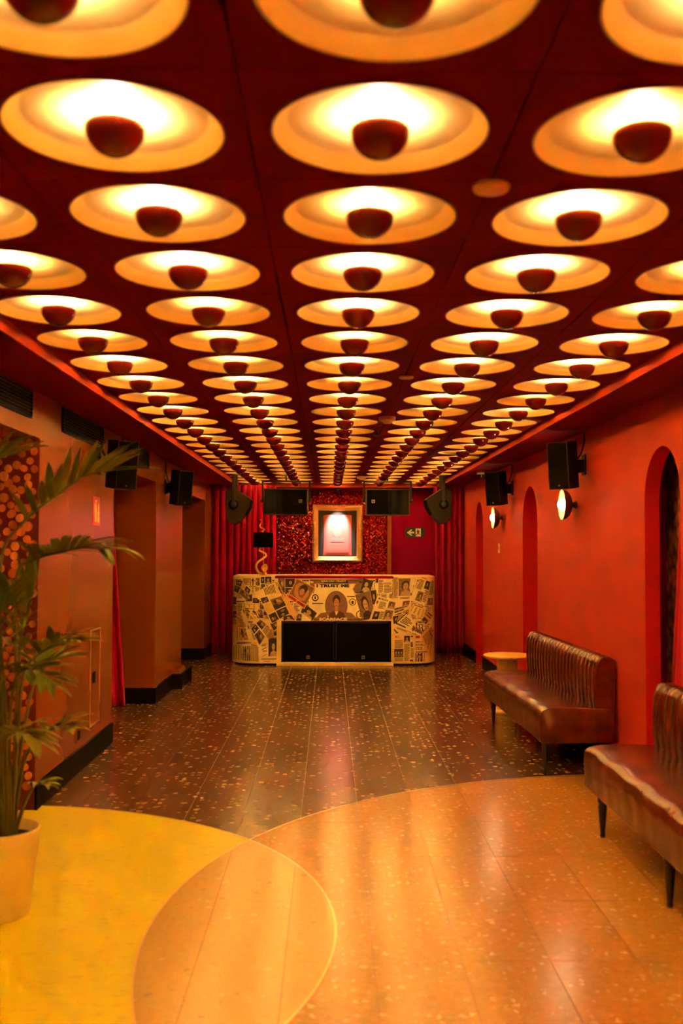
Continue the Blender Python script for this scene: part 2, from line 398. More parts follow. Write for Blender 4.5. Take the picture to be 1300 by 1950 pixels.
# wallpaper on the return facing the entrance
wp = MB(); wy = A0 - .006
wp.box(-2.62, XL - .002, wy, A0 + .002, .0, HD)
rw = random.Random(3); pts = []
tries = 0
while len(pts) < 330 and tries < 9000:
    tries += 1; x, z = rw.uniform(-2.3, XL - .028), rw.uniform(.13, HD - .02)
    if all(math.hypot(x - a, z - c_) > .045 for a, c_ in pts): pts.append((x, z))
for i, (x, z) in enumerate(pts):
    r_ = rw.uniform(.021, .030); sq = rw.uniform(.8, 1); an = rw.uniform(0, PI)
    ring_ = []
    for k in range(18):
        a = 2 * PI * k / 18; u_, v_ = r_ * math.cos(a), r_ * sq * math.sin(a)
        ring_.append((x + u_ * math.cos(an) - v_ * math.sin(an), wy - .0006 - .00001 * i, z + u_ * math.sin(an) + v_ * math.cos(an)))
    wp.add(ring_, [list(range(18))], 1 + rw.randrange(3))
wp.build('wallpaper_panel', ['wpbase', 'wpdot0', 'wpdot1', 'wpdot2'], wall_left, fixn=False)

# ---- right wall with three arched openings
arches = [(5.906, .32, 2.160), (9.83, .362, 2.160), (13.16, .315, 2.155)]
DEP = .095
b = MB(); y = Y0
N = 20
def arcpts(c, r, top):
    sp = top - r
    return [(c - r, 0), (c - r, sp)] + [(c - r * math.cos(PI * k / N), sp + r * math.sin(PI * k / N)) for k in range(1, N)] + [(c + r, sp), (c + r, 0)]
for (c, r, top) in arches:
    b.add([(XR, y, 0), (XR, c - r, 0), (XR, c - r, SOF), (XR, y, SOF)], [(0, 1, 2, 3)])
    A = arcpts(c, r, top)[1:-1]
    for p, q in zip(A, A[1:]): b.add([(XR, *p), (XR, *q), (XR, q[0], SOF), (XR, p[0], SOF)], [(0, 1, 2, 3)])
    y = c + r
b.add([(XR, y, 0), (XR, YB, 0), (XR, YB, SOF), (XR, y, SOF)], [(0, 1, 2, 3)])
wall_right = b.build('wall_right', 'redwall', kind='structure', fixn=False)
for i, (c, r, top) in enumerate(arches):
    A = arcpts(c, r, top); d = DEP if i == 0 else .34; q = MB()
    for p, s_ in zip(A, A[1:]): q.add([(XR, *p), (XR, *s_), (XR + d, *s_), (XR + d, *p)], [(0, 1, 2, 3)])
    if i: q.add([(XR + d, *p) for p in A], [list(range(len(A)))])
    q.build('arch_reveal', 'jamb', wall_right, fixn=False)
# the space behind the first arch
b = MB()
c, r, top = arches[0]
b.box(2.20, 2.26, 4.4, 8.2, 0, SOF).build('alcove_wallpaper', 'floral', wall_right)
MB().box(XR + DEP, 2.21, 6.50, 6.55, 0, SOF).build('alcove_return', 'magenta', wall_right)
MB().box(XR + .02, 2.26, 4.3, 4.4, 0, SOF).build('alcove_return', 'magenta', wall_right)
for y0, y1 in ((4.3, c - r - .001), (c + r + .001, 8.2)): MB().box(XR + .01, XR + DEP, y0, y1, 0, SOF).build('alcove_liner', 'jamb', wall_right)
br = empty('baseboard_right', kind='structure')
y = Y0
for (c, r, top) in arches + [(14.9, .1, 0)]:
    MB().box(XR - e, XR, y, c - r, 0, .155).build('baseboard_length', 'black', br, bev=.003)
    y = c + r
# ---- back walls
wb = MB().box(-2.75, 2.75, YB, YB + .1, 0, SOF).build('wall_back', 'magenta', kind='structure')
MB().box(-.95, .885, YB - .02, YB, .0, 2.42).build('glitter_panel', 'glitter', wb)
MB().box(.887, .952, YB - .03, YB, .0, 2.43).build('panel_edge_post', 'brown', wb, bev=.003)
MB().box(-.95, .96, YB - .035, YB, 2.42, 2.456).build('panel_head', 'jamb', wb)
MB().box(-2.75, 2.75, Y0 - .1, Y0, 0, CEIL).build('wall_entrance', 'pot', kind='structure')  # unseen wall, made cream so light bounces onto the near floor

# ------------------------------------------------------------------ ceiling lamps
def make_lamp():
    root = empty('ceiling_lamp', (0, 0, 0), label='dark red half-globe lamp under a round cream dish on the ceiling', cat='ceiling lamp', group='rows of dish lamps covering the ceiling')
    z = RIM - CEIL
    prof = [(.249, 0), (.243, .004), (.233, .017), (.224, .027), (.214, .0325), (.17, .037), (.10, .042), (.03, .045), (.0005, .045)]
    back = [(.0005, .050), (.10, .048), (.172, .042), (.2235, .033), (.240, .012), (.244, .005), (.2525, .004), (.253, .001), (.2515, -.001), (.249, 0)]
    d = MB().lathe(prof[:5], n=56).lathe(prof[4:], n=56).lathe(back, n=56, mi=1); d.v = [(x, y, q + z) for x, y, q in d.v]
    d.build('dish', ['dish', 'dishback'], root)
    R = .0705; zc = .010 + z
    pr = [(R * math.sin(a), zc - R * math.cos(a)) for a in [max(1e-3, PI / 2 * k / 12) for k in range(13)]] + [(R - .002, zc + .0015), (R - .004, zc)] + [((R - .004) * math.cos(a), zc - (R - .004) * math.sin(a)) for a in (.4, .8, 1.2, 1.55)]
    MB().lathe(pr, n=36, mis=[0] * 14 + [1] * 6).build('half_globe', ['cup', 'dish'], root)
    bz = zc - .024; br_ = .0225
    MB().lathe([(br_ * math.cos(a) + 1e-5, bz + br_ * math.sin(a)) for a in [-.35, .15, .65, 1.1, PI / 2]], n=10).build('bulb', 'bulb', root)
    MB().lathe([(.0035, zc - .016), (.0035, z + .046)], n=8).build('stem', 'brass', root)
    MB().lathe([(.06, z + .048), (.06, .002)], n=20).build('ceiling_mount', 'dishback', root)
    return root
lamp = make_lamp(); rl = random.Random(11); first = True
for k in range(-2, 3):
    for n_ in NR:  # lowest rows hang unseen behind the camera, added to light the near floor
        o = lamp if first else copy_tree(lamp); first = False
        o.location = (CX + DX * k, CY + DY * n_, CEIL)
        u_ = rl.random()
        bl = [q for q in o.children if q.name.startswith('bulb')][0]
        if u_ < .30 or u_ > .80:
            bl.material_slots[0].link = 'OBJECT'; bl.material_slots[0].material = M['bulb_low'] if u_ < .30 else M['bulb_high']

# small round things on the ceiling
def disc_on(name, px, py, z, r, h, mt, label, cat, dome=0):
    p = aZ(px, py, z)
    q = MB(); top = TB
    prof = [(1e-4, top - h - dome), (r * .5, top - h - dome * .8), (r * .55, top - h), (r * .93, top - h), (r, top - h + .006), (r, top)]
    q.lathe(prof, Matrix.Translation((p.x, p.y, 0)), n=32)
    o = q.build(name, mt, label=label, cat=cat); return o
disc_on('ceiling_cover', 935, 360, 2.503, .049, .012, 'plate', 'flat peach cover disc on the ceiling tile joint near the entrance', 'cover')
disc_on('ceiling_cover', 773, 720, 2.503, .042, .010, 'plate', 'small flat peach cover disc further down the ceiling', 'cover')
disc_on('smoke_detector', 737, 801, 2.485, .062, .03, 'plate', 'cream domed smoke detector halfway along the ceiling', 'smoke detector', .02)
disc_on('smoke_detector', 688, 911, 2.485, .062, .03, 'plate', 'cream domed smoke detector at the far end of the ceiling above the dj booth', 'smoke detector', .02)
p = aZ(718, 829, 2.48)
MB().lathe([(1e-4, 2.475), (.03, 2.477), (.03, 2.481), (.008, 2.483), (.006, TB)], Matrix.Translation((p.x, p.y, 0)), n=16).build('sprinkler', 'steel', label='tiny metal sprinkler head hanging beside the smoke detector', cat='sprinkler')
def dome_camera(loc, label, wallside=0):
    r_ = empty('dome_camera', loc, label=label, cat='security camera')
    T = Matrix.Translation(loc)
    if wallside: T = T @ Matrix.Rotation(PI / 2, 4, 'Y')
    MB().lathe([(.001, 0), (.055, 0), (.055, -.03), (.044, -.034)], T, n=24).build('housing', 'white' if not wallside else 'black', r_)
    MB().lathe([(.043, -.032)] + [(.043 * math.cos(a), -.034 - .04 * math.sin(a)) for a in (.3, .7, 1.1, 1.4, 1.565)], T, n=24).build('dome', 'cup' if 0 else 'spkglass', r_)
M['spkglass'] = mat('smoked_dome', (.01, .008, .008), .05, coat=1)
dome_camera((1.80, 11.85, SOF), 'cream dome camera under the soffit of the red wall near the stage')
dome_camera((XL, 13.95, 2.255), 'black dome camera high on the brown wall beside the stage curtain', 1)

# ------------------------------------------------------------------ wall speakers
def wall_speaker(c, side, wallx, label):
    # side +1: on the right wall, -1: on the left wall
    root = empty('wall_speaker', c, label=label, cat='speaker', group='speakers bracketed to the side walls')
    T = Matrix.Translation(c) @ Matrix.Rotation(-side * math.radians(40), 4, 'Z') @ Matrix.Rotation(math.radians(7), 4, 'X')
    w_, d_, h_ = .168, .168, .36
    MB().box(-w_ / 2, w_ / 2, -d_ / 2, d_ / 2, -h_ / 2, h_ / 2, T=T).build('cabinet', 'spk', root, bev=.006)
    MB().box(-w_ / 2 + .006, w_ / 2 - .006, -d_ / 2 - .004, -d_ / 2 + .002, -h_ / 2 + .008, h_ / 2 - .008, T=T).build('grille', 'blackmatte', root, bev=.002)
    f = MB()
    for x0, x1, z0, z1 in ((-w_ / 2, -w_ / 2 + .004, -h_ / 2, h_ / 2), (w_ / 2 - .004, w_ / 2, -h_ / 2, h_ / 2), (-w_ / 2, w_ / 2, -h_ / 2, -h_ / 2 + .004), (-w_ / 2, w_ / 2, h_ / 2 - .004, h_ / 2)):
        f.box(x0, x1, -d_ / 2 - .005, -d_ / 2 - .001, z0, z1, T=T)
    f.build('grille_frame', 'spkedge', root)
    MB().lathe([(1e-4, 0), (.007, 0), (.007, .002)], T @ Matrix.Translation((0, -d_ / 2 - .004, -h_ / 2 + .03)) @ Matrix.Rotation(PI / 2, 4, 'X'), n=12).build('badge', 'badge', root)
    wx = wallx - c[0]; s_ = side; cy = .075
    q = MB(); T0 = Matrix.Translation(c)
    q.box(min(.06 * s_, wx), max(.06 * s_, wx), cy - .03, cy + .03, -.05, .05, T=T0)
    q.box(min(wx, wx - s_ * .012), max(wx, wx - s_ * .012), cy - .05, cy + .05, -.07, .09, T=T0)
    q.build('bracket', 'spk', root, bev=.003)
    a = Vector((s_ * .06, .05, .02)); e_ = Vector((wx - s_ * .008, .06, SOF - c[2] - .01))
    pts = [a, a + Vector((s_ * .05, 0, .02)), a + Vector((s_ * .09, 0, .07)), (a + e_) / 2 + Vector((s_ * .06, 0, .05)), e_]
    MB().tube([Vector(c) + p_ for p_ in pts], .006, 8).build('cable', 'black', root)
p = aX(1072, 886, 1.79); wall_speaker(p, 1, XR, 'black box speaker above the lit wall lamp next to the arched alcove with floral wallpaper')
p = aX(945, 930, 1.79); wall_speaker(p, 1, XR, 'black box speaker above the lit wall lamp nearest the stage')
p = aX(232, 885, -1.55); wall_speaker(p, -1, XL, 'black box speaker on the brown wall above the fire extinguisher sign')
p = aX(345, 929, -1.55); wall_speaker(p, -1, XL, 'black box speaker on the brown pillar before the stage')

# ------------------------------------------------------------------ wall lamps on the red wall
def sconce(p, label):
    root = empty('wall_lamp', (XR, p.y, p.z), label=label, cat='wall lamp', group='dish wall lamps on the red wall')
    T = Matrix.Translation((XR, p.y, p.z)) @ Matrix.Rotation(-PI / 2, 4, 'Y')     # local z points into the room
    MB().lathe([(1e-4, .0), (.032, .0), (.032, .012), (.024, .014), (.024, .045), (1e-4, .045)], T, n=24).build('wall_mount', 'bowl', root)
    R = .122; out = [(.028 + (R - .028) * math.sin(a), .042 + .078 * (1 - math.cos(a))) for a in [PI / 2 * k / 10 for k in range(11)]]
    inn = [(r_ - .003, z_ + .002) for r_, z_ in out[::-1]]; inn[0] = (R - .003, out[-1][1])
    k = len(out)
    MB().lathe(out + inn + [(1e-4, inn[-1][1])], T, n=40, mis=[0] * k + [1] * k).build('bowl', ['bowl', 'bowlin'], root)
    g_ = .046; zc = .105
    MB().lathe([(g_ * math.cos(a) + 1e-4, zc + g_ * math.sin(a)) for a in [-PI / 2 + PI * k / 12 for k in range(13)]], T, n=24).build('globe', 'globe', root)
sconce(aX(1070, 961, 1.86), 'lit dish wall lamp between the bench and the arched alcove with floral wallpaper')
sconce(aX(938.5, 986, 1.86), 'lit dish wall lamp above the cream switch plate near the stage')
p = aX(950.5, 1044, XR)
r_ = empty('switch_plate', (XR, p.y, p.z), label='small cream switch plate on the red wall', cat='switch')
MB().box(XR - .008, XR, p.y - .042, p.y + .042, p.z - .055, p.z + .055).build('plate', 'white', r_, bev=.002)
MB().box(XR - .012, XR - .008, p.y - .012, p.y + .012, p.z - .02, p.z + .02).build('rocker', 'badge', r_, bev=.001)
p = aX(932, 1232, XR)
MB().box(XR - .008, XR, 12.15, 12.24, .20, .29).build('socket_plate', 'black', bev=.002, label='small black socket plate low on the red wall by the side table', cat='socket')

# ------------------------------------------------------------------ left wall fittings
M['slat'] = mat('slat_brown_black', (.035, .014, .006), .5)
def grille(y0, y1, z0, z1, label):
    r_ = empty('vent_grille', (XL, (y0 + y1) / 2, z0), label=label, cat='vent', group='black vent grilles along the top of the brown wall')
    q = MB(); t_ = .012
    for a in ((y0, y1, z0, z0 + t_), (y0, y1, z1 - t_, z1), (y0, y0 + t_, z0, z1), (y1 - t_, y1, z0, z1)): q.box(XL, XL + .010, *a)
    q.build('frame', 'spk', r_)
    MB().box(XL, XL + .001, y0, y1, z0, z1).build('backing', 'black', r_)
    k = 7
    for i in range(k):
        z = z0 + t_ + (z1 - z0 - 2 * t_) * (i + .5) / k
        MB().box(-.006, .006, y0 + t_, y1 - t_, -.0015, .0015, T=Tm((XL + .006, 0, z), ry=.6)).build('slat', 'slat', r_)
grille(4.60, 5.77, 2.285, 2.445, 'black slatted vent grille above the wallpapered bay')
grille(6.42, 7.58, 2.285, 2.445, 'black slatted vent grille beside the wall speaker on the brown wall')
grille(8.30, 9.48, 2.285, 2.445, 'black slatted vent grille above the curtained bay')
# fire extinguisher sign
y0, y1, z0, z1 = 7.295, 7.500, 1.705, 1.915
r_ = empty('extinguisher_sign', (XL, 7.4, z0), label='red fire extinguisher sign with cream pictograms', cat='sign')
MB().box(XL, XL + .004, y0, y1, z0, z1).build('plate', 'firered', r_)
def on_left(pts, d=.0005):      # u along +y from y0, v down from z1, in unit square
    return [(XL + .004 + d, y0 + u_ * (y1 - y0), z1 - v_ * (z1 - z0)) for u_, v_ in pts]
q = MB()
q.add(on_left([(.22, .38), (.50, .38), (.50, .88), (.22, .88)]), [(0, 1, 2, 3)])
q.add(on_left([(.24, .37), (.29, .25), (.43, .25), (.48, .37)]), [(0, 1, 2, 3)])
q.add(on_left([(.31, .24), (.31, .18), (.20, .18), (.20, .14), (.55, .10), (.55, .15), (.42, .18), (.42, .24)]), [list(range(8))])
q.add(on_left([(.14, .22), (.19, .22), (.19, .55), (.14, .55)]), [(0, 1, 2, 3)])
q.build('extinguisher_pictogram', 'signyellow', r_, fixn=False)
q = MB()
q.add(on_left([(.78, .20), (.88, .38), (.80, .44), (.92, .56), (.84, .66), (.94, .78), (.86, .90), (.66, .90), (.60, .76), (.70, .68), (.62, .58), (.72, .48), (.66, .40)]), [list(range(13))])
q.build('flame_pictogram', 'signyellow', r_, fixn=False)
# access panel and sockets
y0, y1, z0, z1 = 7.25, 7.56, .245, .945
r_ = empty('access_panel', (XL, 7.4, z0), label='tall narrow access panel with a black lock in the brown wall', cat='access panel')
MB().box(XL, XL + .004, y0 + .018, y1 - .018, z0 + .018, z1 - .018).build('door', 'brown', r_, bev=.001)
q = MB()
for a in ((y0, y1, z0, z0 + .012), (y0, y1, z1 - .012, z1), (y0, y0 + .012, z0, z1), (y1 - .012, y1, z0, z1)): q.box(XL, XL + .009, *a)
M['panelframe'] = mat('frame_edge_highlight', (.60, .27, .06), .4, .3)  # frame colour lightened to paint in light caught on its edges
q.build('frame', 'panelframe', r_, bev=.002)
q = MB().box(XL + .004, XL + .010, 7.325, 7.395, .555, .635); q.build('lock', 'black', r_, bev=.002)
p = aX(147, 1400, XL)
r_ = empty('wall_socket', (XL, p.y, p.z), label='black wall socket above the baseboard of the brown wall', cat='socket')
MB().box(XL, XL + .008, p.y - .055, p.y + .055, p.z - .05, p.z + .05).build('plate', 'brown', r_, bev=.003)
MB().box(XL + .008, XL + .011, p.y - .03, p.y + .03, p.z - .03, p.z + .03).build('insert', 'black', r_, bev=.002)

# ------------------------------------------------------------------ curtains
def curtain(name, path, z0, z1, folds, amp, label, flare=None, seed=0, nu=None):
    # path: list of (x, y) at the top; flare(u, t) -> (dx, dy) with t from 0 top to 1 bottom
    P = [Vector((*p, 0)) for p in path]; L = [0]
    for a, b_ in zip(P, P[1:]): L.append(L[-1] + (b_ - a).length)
    rr = random.Random(seed); ph = [rr.uniform(0, 6.28) for _ in range(4)]
    def pt(u_):
        s_ = u_ * L[-1]
        for i in range(len(P) - 1):
            if s_ <= L[i + 1] + 1e-9:
                d = (P[i + 1] - P[i]).normalized(); return P[i] + d * (s_ - L[i]), Vector((-d.y, d.x, 0))
        return P[-1], Vector((0, 0, 0))
    def fn(u_, t_):
        p_, nn = pt(u_)
        a = amp * (.75 + .25 * t_)
        ww = u_ * folds * 2 * PI + .9 * math.sin(u_ * 9 + ph[0]) + .25 * math.sin(t_ * 3 + ph[1] + u_ * 14)
        off = a * math.sin(ww) + a * .35 * math.sin(2 * ww + ph[2])
        q_ = p_ + nn * off
        dx, dy = flare(u_, t_) if flare else (0, 0)
        return (q_.x + dx, q_.y + dy, z1 + (z0 - z1) * t_)
    q = MB().grid(fn, nu or folds * 12, 14)
    o = q.build(name, 'velvet', label=label, cat='curtain', fixn=False)
    s_ = o.modifiers.new('thickness', 'SOLIDIFY'); s_.thickness = .004
    return o
curtain('stage_curtain', [(-1.70, 14.52), (-.80, 14.72)], .006, 2.453, 10, .06, 'crimson velvet curtain behind the lamp end of the newspaper covered booth', seed=1)
curtain('stage_curtain', [(1.53, 14.72), (1.955, 14.60)], .006, 2.453, 5, .055, 'crimson velvet curtain beside the green exit sign', seed=2)
curtain('bay_curtain', [(-2.44, 9.70), (-2.14, 9.78)], .006, 2.188, 5, .022, 'crimson velvet curtain spilling from the bay in the brown wall', flare=lambda u_, t_: (.16 * t_ * (t_ > 0) * (.4 + .6 * u_), 0), seed=3)
curtain('alcove_curtain', [(2.125, 5.0), (2.125, 5.91)], .006, SOF - .002, 5, .022, 'crimson velvet curtain hanging in the arched alcove', flare=lambda u_, t_: (0, .46 * u_ * t_), seed=4)

# ------------------------------------------------------------------ picture frame, spotlight, exit sign
x0, x1, z0, z1 = -.268, .505, 1.316, 2.204
yf = YB - .02
r_ = empty('framed_picture', ((x0 + x1) / 2, yf, z0), label='ornate gilded frame with a red shirt mounted on black', cat='picture frame')
prof = [(0, 0), (.004, .03), (.018, .05), (.032, .055), (.042, .046), (.052, .030), (.074, .034), (.086, .026), (.092, .010)]
def frame_side(a, b_, inn):
    # a -> b_ along the outer edge, inn: inward unit vector (x, z)
    q = MB(); A, B = Vector(a), Vector(b_); d = (B - A).normalized(); L = (B - A).length; nseg = max(2, int(L / .018))
    def fn(s_, k_):
        i = min(int(round(k_ * (len(prof) - 1))), len(prof) - 1); w_, h_ = prof[i]
        t_ = w_ + (L - 2 * w_) * s_
        rip = .0045 * math.sin(t_ / .018 * PI) if i in (2, 3, 4) else (.003 * math.sin(t_ / .012 * PI) if i in (0, 1, 6) else 0)
        p_ = A + d * t_ + Vector((inn[0], 0, inn[1])) * (w_ + (rip * .6 if i == 0 else 0))
        return (p_.x, yf - h_ - rip, p_.z)
    q.grid(fn, nseg * 3, len(prof) - 1, smooth=True)
    return q.build('moulding', 'gold', r_, fixn=False)
frame_side((x0, 0, z0), (x1, 0, z0), (0, 1)); frame_side((x1, 0, z0), (x1, 0, z1), (-1, 0))
frame_side((x1, 0, z1), (x0, 0, z1), (0, -1)); frame_side((x0, 0, z1), (x0, 0, z0), (1, 0))
MB().box(x0 + .085, x1 - .085, yf - .012, yf, z0 + .085, z1 - .085).build('backing', 'mount', r_)
sx0, sx1 = -.102, .338; sz0, sz1 = 1.422, 2.053
def shirt(u_, v_):
    x = sx0 + (sx1 - sx0) * u_; z = sz1 + (sz0 - sz1) * v_
    x += (.012 * math.sin(v_ * PI) if u_ < .5 else -.006 * math.sin(v_ * PI)) * abs(2 * u_ - 1)
    if v_ < .12: z -= .020 * (1 - v_ / .12) * (math.exp(-((u_ - .5) / .13) ** 2)) ; z -= .014 * (1 - v_ / .12) * (abs(2 * u_ - 1) ** 4)
    hgt = .022 * (1 - (2 * u_ - 1) ** 6) * (1 - (2 * v_ - 1) ** 10) + .002 * math.sin(u_ * 37 + v_ * 30) * (v_ < .1)
    hgt += .0015 * math.sin(v_ * 70) * math.exp(-((v_ - .72) / .12) ** 2) * math.exp(-((u_ - .5) / .22) ** 2)
    return (x, yf - .012 - max(.001, hgt), z)
sh = MB().grid(shirt, 30, 40).build('shirt', 'shirt', r_, fixn=False)
q = MB()     # faint bust printed on the shirt
def sp(x, z): return (x, yf - .0375, z)
q.add([sp(.115 + .075 * math.cos(a), 1.80 + .105 * math.sin(a)) for a in [2 * PI * k / 24 for k in range(24)]], [list(range(24))])
q.add([sp(x, z) for x, z in ((.04, 1.70), (.19, 1.70), (.225, 1.63), (.005, 1.63))], [(0, 1, 2, 3)])
M['fade'] = mat('faded_print', (.60, .155, .155), .85)
q.build('shirt_print', 'fade', sh, fixn=False)
r_ = empty('picture_spotlight', (.118, 15.11, SOF), label='small black spotlight under the bulkhead above the picture frame', cat='spotlight')
MB().box(.083, .153, 15.065, 15.155, SOF - .03, SOF).build('mount', 'black', r_, bev=.003)
MB().lathe([(1e-4, 0), (.03, 0), (.034, .01), (.034, .085), (.029, .085), (.027, .07), (1e-4, .07)], Tm((.118, 15.10, SOF - .026), rx=math.radians(180 + 24)), n=24).build('head', 'black', r_)
ld = bpy.data.lights.new('spot_beam', 'SPOT'); ld.energy = PICTURE_W; ld.color = (1, .80, .66); ld.spot_size = math.radians(46); ld.spot_blend = .7; ld.shadow_soft_size = .015
lo = bpy.data.objects.new('spot_beam', ld); col.objects.link(lo); lo.parent = r_
src = Vector((.118, 15.14, SOF - .115)); tgt = Vector((.118, YB - .03, 1.80))
lo.location = src - r_.location; lo.rotation_euler = (tgt - src).to_track_quat('-Z', 'Y').to_euler()
# exit sign
a, b_ = Vector((1.172, YB, 1.854)), Vector((1.465, YB, 1.709))
r_ = empty('exit_sign', (1.30, YB, 1.706), label='green emergency exit sign with white arrow and running figure', cat='sign')
MB().box(a.x, b_.x, YB - .012, YB, b_.z, a.z).build('plate', 'green', r_)
def ex(pts): return [(a.x + u_ * (b_.x - a.x), YB - .0128, a.z + v_ * (b_.z - a.z)) for u_, v_ in pts]
q = MB().add(ex([(.06, .52), (.30, .18), (.36, .24), (.24, .42), (.46, .42), (.46, .60), (.24, .60), (.36, .80), (.30, .86)]), [[0, 1, 2, 3, 6, 7, 8], [3, 4, 5, 6]])
q.build('arrow', 'signwhite', r_, fixn=False)
MB().add(ex([(.53, .08), (.81, .08), (.81, .92), (.53, .92)]), [(0, 1, 2, 3)]).build('doorway', 'signwhite', r_, fixn=False)
def ex2(pts): return [(x, y - .0006, z) for x, y, z in ex(pts)]
q = MB().add(ex2([(.64 + .025 * math.cos(t_), .20 + .06 * math.sin(t_)) for t_ in [2 * PI * k / 12 for k in range(12)]]), [list(range(12))])
for P_ in ([(.60, .28), (.70, .28), (.72, .56), (.62, .56)], [(.61, .30), (.56, .46), (.58, .48), (.63, .36)], [(.69, .28), (.78, .40), (.77, .45), (.68, .36)], [(.62, .54), (.68, .54), (.60, .74), (.54, .88), (.51, .84), (.57, .70)], [(.66, .54), (.72, .54), (.73, .68), (.78, .72), (.77, .76), (.69, .72)]): q.add(ex2(P_), [list(range(len(P_)))])
q.build('running_figure', 'green', r_, fixn=False)

# ------------------------------------------------------------------ DJ booth covered in clippings
BX0, BX1, BY, BR = -1.298, 1.412, 13.10, .36
BTOP = 1.162
booth = empty('dj_booth', (.06, 13.6, 0), label='rounded dj booth pasted all over with newspaper clippings', cat='booth')
def Yb(x):
    if x < BX0 + BR: d = BX0 + BR - x
    elif x > BX1 - BR: d = x - (BX1 - BR)
    else: return BY
    d = min(d, BR * .999); return BY + BR - math.sqrt(BR * BR - d * d)
def plan(inset=0, n_=14):
    r_ = BR - inset; P_ = [(BX0 + inset, 14.25), (BX0 + inset, BY + BR)]
    P_ += [(BX0 + BR - r_ * math.cos(PI / 2 * k / n_), BY + BR - r_ * math.sin(PI / 2 * k / n_)) for k in range(1, n_ + 1)]
    P_ += [(BX1 - BR + r_ * math.sin(PI / 2 * k / n_), BY + BR - r_ * math.cos(PI / 2 * k / n_)) for k in range(n_ + 1)]
    return P_ + [(BX1 - inset, 14.25)]
SX0, SX1, SZ0, SZ1 = -.628, .812, .045, .582       # speaker opening
pl = plan(); q = MB()
def wall_strip(P_, z0, z1, mi=0):
    for p_, s_ in zip(P_, P_[1:]): q.add([(*p_, z0), (*s_, z0), (*s_, z1), (*p_, z1)], [(0, 1, 2, 3)], mi, True)
i0 = [k for k, p_ in enumerate(pl) if abs(p_[1] - BY) < 1e-6]
left_ = pl[:i0[0] + 1] + [(SX0, BY)]; right_ = [(SX1, BY)] + pl[i0[-1]:]
wall_strip(left_, .03, BTOP); wall_strip(right_, .03, BTOP)
q.add([(SX0, BY, SZ1), (SX1, BY, SZ1), (SX1, BY, BTOP), (SX0, BY, BTOP)], [(0, 1, 2, 3)])
q.add([(SX0, BY, .03), (SX1, BY, .03), (SX1, BY, SZ0), (SX0, BY, SZ0)], [(0, 1, 2, 3)])
for xx in (SX0, SX1): q.add([(xx, BY, SZ0), (xx, BY + .6, SZ0), (xx, BY + .6, SZ1), (xx, BY, SZ1)], [(0, 1, 2, 3)], 1)
for zz in (SZ0, SZ1): q.add([(SX0, BY, zz), (SX1, BY, zz), (SX1, BY + .6, zz), (SX0, BY + .6, zz)], [(0, 1, 2, 3)], 1)
q.add([(SX0, BY + .6, SZ0), (SX1, BY + .6, SZ0), (SX1, BY + .6, SZ1), (SX0, BY + .6, SZ1)], [(0, 1, 2, 3)], 1)
q.build('front_shell', ['paper', 'black'], booth, fixn=False)
MB().prism([(*p_, 0) for p_ in plan(.03)], (0, 0, .03)).build('plinth', 'black', booth)
MB().prism([(*p_, BTOP - .03) for p_ in plan(.004)], (0, 0, .03)).build('worktop', 'paper', booth)
MB().box(-.715, .838, BY - .010, BY + .3, BTOP - .022, BTOP + .006).build('ledge', 'magenta', booth, bev=.003)
MB().box(-.690, .838, BY - .022, BY + .02, 0, .030).build('sill', 'paper', booth, bev=.004)
MB().box(-.690, .838, BY - .012, BY + .01, .030, .046).build('sill_bead', 'paper', booth, bev=.003)
MB().box(-.690, -.628, BY - .012, BY, .046, .60).build('post', 'paper', booth, bev=.004)
MB().box(.806, .838, BY - .008, BY, .046, .585).build('post', 'paper', booth, bev=.004)
def surf(px, py, off):
    Y = BY
    for _ in range(14):
        x = aY(px, py, Y).x; x = max(BX0 + .004, min(BX1 - .004, x)); Y = .5 * Y + .5 * Yb(x)
    Y = Yb(x); z = aY(px, py, Y).z
    if x < BX0 + BR: nn = Vector((x - BX0 - BR, Y - BY - BR, 0)).normalized()
    elif x > BX1 - BR: nn = Vector((x - BX1 + BR, Y - BY - BR, 0)).normalized()
    else: nn = Vector((0, -1, 0))
    return (x + nn.x * off, Y + nn.y * off, min(max(z, .032), BTOP))
